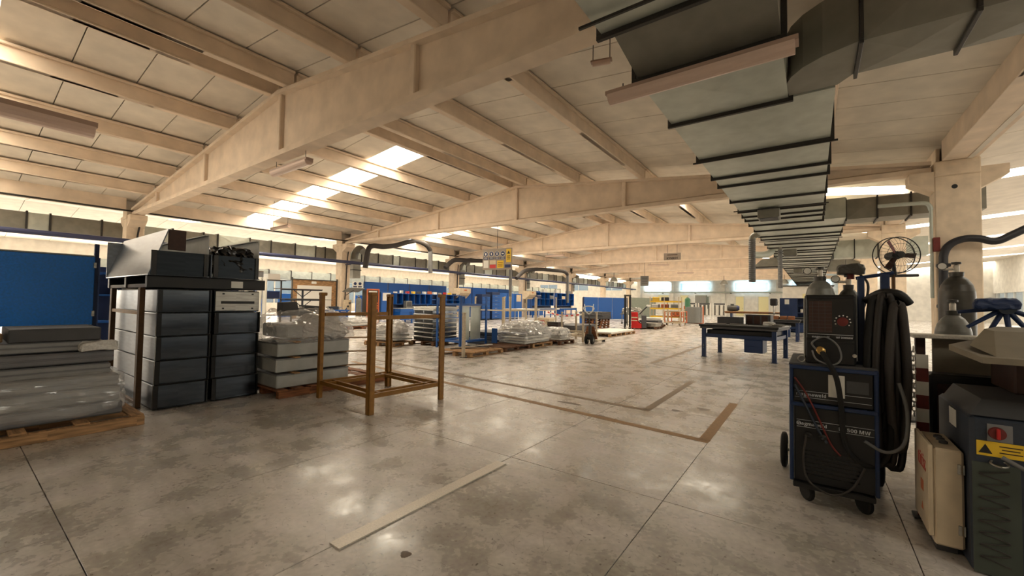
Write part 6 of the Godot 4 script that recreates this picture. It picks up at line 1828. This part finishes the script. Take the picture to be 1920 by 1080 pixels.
	for k in 3:
		t = thing("blue_locker", "tall blue locker in a row of three, %s" % ["nearest", "middle", "farthest"][k], "locker", w(-22.0, 0, 28.6 + 1.15 * k), 0.0, "row of blue lockers")
		bx(t, "body", "blue_mid", Vector3(0, 1.15, 0), Vector3(0.6, 2.2, 1.1), 0.008)
		bx(t, "door", "blue_mid", Vector3(0.31, 1.15, 0), Vector3(0.02, 2.1, 1.04), 0.005)
		bx(t, "plinth", "black", Vector3(0, 0.025, 0), Vector3(0.56, 0.05, 1.06), 0.003)
		if k == 2:
			bx(t, "poster", "cream", Vector3(0.325, 1.85, 0.0), Vector3(0.004, 0.6, 0.7), 0.0)
	t = thing("wire_table", "open white wire-frame table before the blue drawers", "table", w(-18.2, 0, 26.4))
	bx(t, "top", "white", Vector3(0, 0.98, 0), Vector3(1.4, 0.04, 3.0), 0.004)
	for x in [-0.65, 0.65]:
		for z in [-1.4, 0.0, 1.4]:
			rod(t, "leg", "white", Vector3(x, 0, z), Vector3(x, 0.98, z), 0.03, 6)
		rod(t, "stretcher", "white", Vector3(x, 0.3, -1.4), Vector3(x, 0.3, 1.4), 0.02, 6)
	pigeon_bench("far blue desk with tall open shelves", w(-22.0, 0, 36.0), 3.6, 0.92, 2.5, 4, 2)
	pigeon_bench("farthest blue desk with tall open shelves", w(-22.0, 0, 40.4), 3.8, 0.92, 2.5, 4, 2)
	for k in 6:
		t = thing("supply_box", "pale box on the far blue desk shelves, %s from left" % ["first", "second", "third", "fourth", "fifth", "sixth"][k], "box", w(-22.15, 1.885 if k % 2 == 0 else 2.52, 34.9 + 1.25 * k), 0.0, "boxes on the far desk shelves")
		bx(t, "body", ["sign_blue", "white", "grey_board", "white", "cream", "gas_grey"][k], Vector3(0, 0.15, 0), Vector3(0.3, 0.3, 0.7), 0.008)
		bx(t, "lid", "white", Vector3(0, 0.305, 0), Vector3(0.31, 0.02, 0.71), 0.003)
	t = thing("brown_locker", "dark brown metal locker beyond the far blue desks", "locker", w(-20.6, 0, 43.6))
	bx(t, "body", "brown_dark", Vector3(0, 1.1, 0), Vector3(0.8, 2.1, 2.4), 0.01)
	for k in 3:
		bx(t, "door", "red_dark", Vector3(0.41, 1.1, -0.8 + 0.8 * k), Vector3(0.02, 2.0, 0.76), 0.005)
	bx(t, "plinth", "black", Vector3(0, 0.025, 0), Vector3(0.7, 0.05, 2.3), 0.003)
	# left hall, seen past the columns
	for k in 4:
		t = thing("hall_partition", "blue partition standing in the left hall, %s" % ["nearest", "second", "third", "fourth"][k], "partition", w(-35.0, 0, 3.0 + 7.0 * k), 0.0, "partitions in the left hall")
		for j in 3:
			bx(t, "panel", "blue_mid", Vector3(0, 0.95, -2.0 * j), Vector3(0.06, 1.9, 1.94), 0.008)
			bx(t, "post", "blue_dark", Vector3(0.02, 1.0, -2.0 * j - 1.0), Vector3(0.08, 2.0, 0.06), 0.004)

# ---------- the far end of the hall
func build_far():
	var t: Node3D
	t = thing("blue_board", "tall bright blue board wall left of the red stacker", "board", w(-15.5, 0, 36.0), 55.0)
	for k in 3:
		bx(t, "panel", "blue_mid", Vector3(-1.5 + 1.5 * k, 1.05, 0), Vector3(1.46, 2.0, 0.06), 0.008)
	for x in [-2.24, 2.24]:
		bx(t, "post", "blue_dark", Vector3(x, 1.04, 0), Vector3(0.06, 2.08, 0.10), 0.005)
	t = thing("grey_board", "grey-green board wall behind the red stacker", "board", w(-14.4, 0, 43.2), 55.0)
	bx(t, "panel", "board_green", Vector3(0, 1.1, 0), Vector3(3.0, 2.1, 0.06), 0.008)
	for x in [-1.5, 1.5]:
		bx(t, "post", "gas_grey", Vector3(x, 1.1, 0), Vector3(0.08, 2.2, 0.10), 0.005)
	for k in 3:
		pallet("low pallet of silver parts beyond the red stacker, %s" % ["nearest", "middle", "farthest"][k], w(-8.3 - 0.3 * k, 0, 26.0 + 1.4 * k), 0.0, 1.3, 1.3, "wood_dark")
		sheet_pile("silver sheet parts on the low pallets beyond the stacker, %s pile" % ["nearest", "middle", "farthest"][k], w(-8.3 - 0.3 * k, 0.141, 26.0 + 1.4 * k), 4.0 * k, Vector3(1.2, 0.22 + 0.12 * k, 1.2), ["steel", "grey_dark", "white"][k], 3 + k)
	t = thing("grey_parts_cart", "grey cart heaped with silver parts beyond the stacker", "cart", w(-11.0, 0, 30.5))
	bx(t, "tray", "gas_grey", Vector3(0, 0.75, 0), Vector3(1.4, 0.08, 1.1), 0.006)
	for x in [-0.6, 0.6]:
		for z in [-0.45, 0.45]:
			bx(t, "post", "gas_grey", Vector3(x, 0.55, z), Vector3(0.06, 0.9, 0.06), 0.004)
			rod(t, "wheel", "rubber", Vector3(x - 0.03, 0.08, z), Vector3(x + 0.03, 0.08, z), 0.08, 10)
	crumple(t, "parts_heap", "steel", Vector3(0, 0.98, 0), Vector3(1.2, 0.42, 0.9), 0.10, 33, 10)
	# yellow shelving
	t = thing("yellow_shelving", "tall shelving with yellow beams at the far left of the aisle", "shelving", w(-11.2, 0, 40.0))
	for x in [-1.3, 0.0, 1.3]:
		for z in [-0.5, 0.5]:
			bx(t, "upright", "rack_cream", Vector3(x, 1.1, z), Vector3(0.08, 2.2, 0.08), 0.004)
	for y in [0.35, 1.1, 1.75]:
		for z in [-0.5, 0.5]:
			bx(t, "beam", "yellow", Vector3(0, y, z), Vector3(2.7, 0.12, 0.06), 0.004)
		bx(t, "shelf_board", "wood", Vector3(0, y + 0.075, 0), Vector3(2.6, 0.03, 1.0), 0.003)
	for k in 6:
		var b := thing("stored_part", "stored part on the yellow shelving, %s" % ["white left middle", "orange middle", "grey right middle", "yellow top left", "black top right", "white low"][k], "part", w(-12.1 + 0.85 * (k % 3), [1.192, 1.192, 1.192, 1.842, 1.842, 0.442][k], 39.95), 6.0 * k, "parts on the yellow shelving")
		bx(b, "body", ["white", "orange", "gas_grey", "yellow", "black", "white"][k], Vector3(0, 0.16, 0), Vector3(0.62, 0.32, 0.6), 0.02)
		bx(b, "band", "grey_dark", Vector3(0, 0.16, 0), Vector3(0.63, 0.06, 0.61), 0.004)
	t = thing("orange_cart", "orange wheeled frame cart stacked with orange parts", "cart", w(-8.3, 0, 32.3))
	for x in [-0.55, 0.55]:
		for z in [-0.9, 0.0, 0.9]:
			bx(t, "upright", "orange", Vector3(x, 0.58, z), Vector3(0.06, 0.90, 0.06), 0.004)
	for y in [0.2, 0.6, 0.98]:
		for x in [-0.55, 0.55]:
			bx(t, "rail", "orange", Vector3(x, y, 0), Vector3(0.06, 0.06, 1.9), 0.004)
		for z in [-0.9, 0.9]:
			bx(t, "rail", "rack_ochre", Vector3(0, y, z), Vector3(1.1, 0.06, 0.06), 0.004)
	for x in [-0.45, 0.45]:
		for z in [-0.8, 0.8]:
			rod(t, "caster", "rubber", Vector3(x - 0.03, 0.09, z), Vector3(x + 0.03, 0.09, z), 0.09, 12)
	for k in 5:
		var f := thing("orange_flange", "orange ring part on the orange cart, %s" % ["front", "second", "third", "fourth", "back"][k], "ring", w(-8.3 + 0.2 * (k % 2), 0.66, 31.6 + 0.34 * k), 0.0, "orange rings on the cart")
		ring(f, "ring", "orange", Vector3(0, 0.16, 0), Vector3(0, 0, 1), 0.15, 0.05, 16, 6)
		lathe(f, "hub", "wood_orange", [Vector2(0, -0.05), Vector2(0.08, -0.05), Vector2(0.08, 0.05), Vector2(0, 0.05)], Vector3(0, 0.16, 0), 10, Vector3(90, 0, 0))
	stillage("cream_rack", "small cream post rack before the orange cart", w(-7.9, 0, 30.2), 0.0, 1.2, 1.2, 1.15, "rack_cream", [["x", 1.0, 1.05], ["x", -1.0, 1.05], ["z", 1.0, 1.05]], "cream post racks")
	t = thing("metal_roll", "grey upright metal roll in an orange frame behind the cart", "roll", w(-7.9, 0, 36.2))
	lathe(t, "roll", "gas_grey", [Vector2(0, 0.05), Vector2(0.62, 0.05), Vector2(0.62, 1.32), Vector2(0.2, 1.34), Vector2(0.2, 1.2), Vector2(0, 1.2)], Vector3.ZERO, 24)
	for x in [-0.72, 0.72]:
		bx(t, "frame_post", "orange", Vector3(x, 0.7, 0.1), Vector3(0.08, 1.4, 0.08), 0.005)
	bx(t, "frame_base", "orange", Vector3(0, 0.025, 0.1), Vector3(1.5, 0.05, 0.3), 0.004)
	gas_cylinder("green gas cylinder standing far back by the yellow shelving", w(-10.2, 0, 44.0), 0.26, 2.3, "green", false)
	# white frames with dark rails and coat-like parts
	for k in 3:
		t = thing("white_rack", "white rack with hanging parts before the far doors, %s" % ["left", "middle", "right"][k], "rack", w(-11.3 + 1.5 * k, 0, 50.0), 0.0, "white racks before the far doors")
		for x in [-0.6, 0.6]:
			bx(t, "upright", "white", Vector3(x, 0.85, 0), Vector3(0.10, 1.7, 0.10), 0.006)
			bx(t, "foot", "white", Vector3(x, 0.03, 0), Vector3(0.12, 0.06, 0.9), 0.006)
		bx(t, "top_rail", "grey_dark", Vector3(0, 1.62, 0), Vector3(1.3, 0.16, 0.08), 0.006)
		for j in 5:
			bx(t, "hanging_part", "white" if j % 2 else "gas_dark", Vector3(-0.44 + 0.22 * j, 0.95, 0.02), Vector3(0.12, 1.1, 0.06), 0.02)
	t = thing("grey_cabinet", "tall grey-brown cabinet against the far wall", "cabinet", w(-13.4, 0, 66.0))
	bx(t, "body", "board_green", Vector3(0, 1.45, 0), Vector3(1.5, 2.9, 0.8), 0.01)
	bx(t, "door", "gas_grey", Vector3(-0.37, 1.45, 0.41), Vector3(0.7, 2.7, 0.02), 0.006)
	bx(t, "door", "gas_grey", Vector3(0.37, 1.45, 0.41), Vector3(0.7, 2.7, 0.02), 0.006)
	t = thing("office_box", "white boxed office roof at the right of the far wall", "cabin", w(-0.6, 0, 60.0))
	bx(t, "wall", "wall", Vector3(0, 1.9, 0), Vector3(4.6, 3.8, 4.0), 0.02)
	bx(t, "roof", "gas_dark", Vector3(0, 3.86, 0), Vector3(5.0, 0.12, 4.4), 0.02)
	var wn := bx(t, "window", "door_yellow", Vector3(0.3, 2.5, 2.01), Vector3(1.4, 0.9, 0.04), 0.006)
	bx(wn, "window_bar", "white_frame", Vector3(0, 0, 0.03), Vector3(0.06, 0.9, 0.02), 0.003)
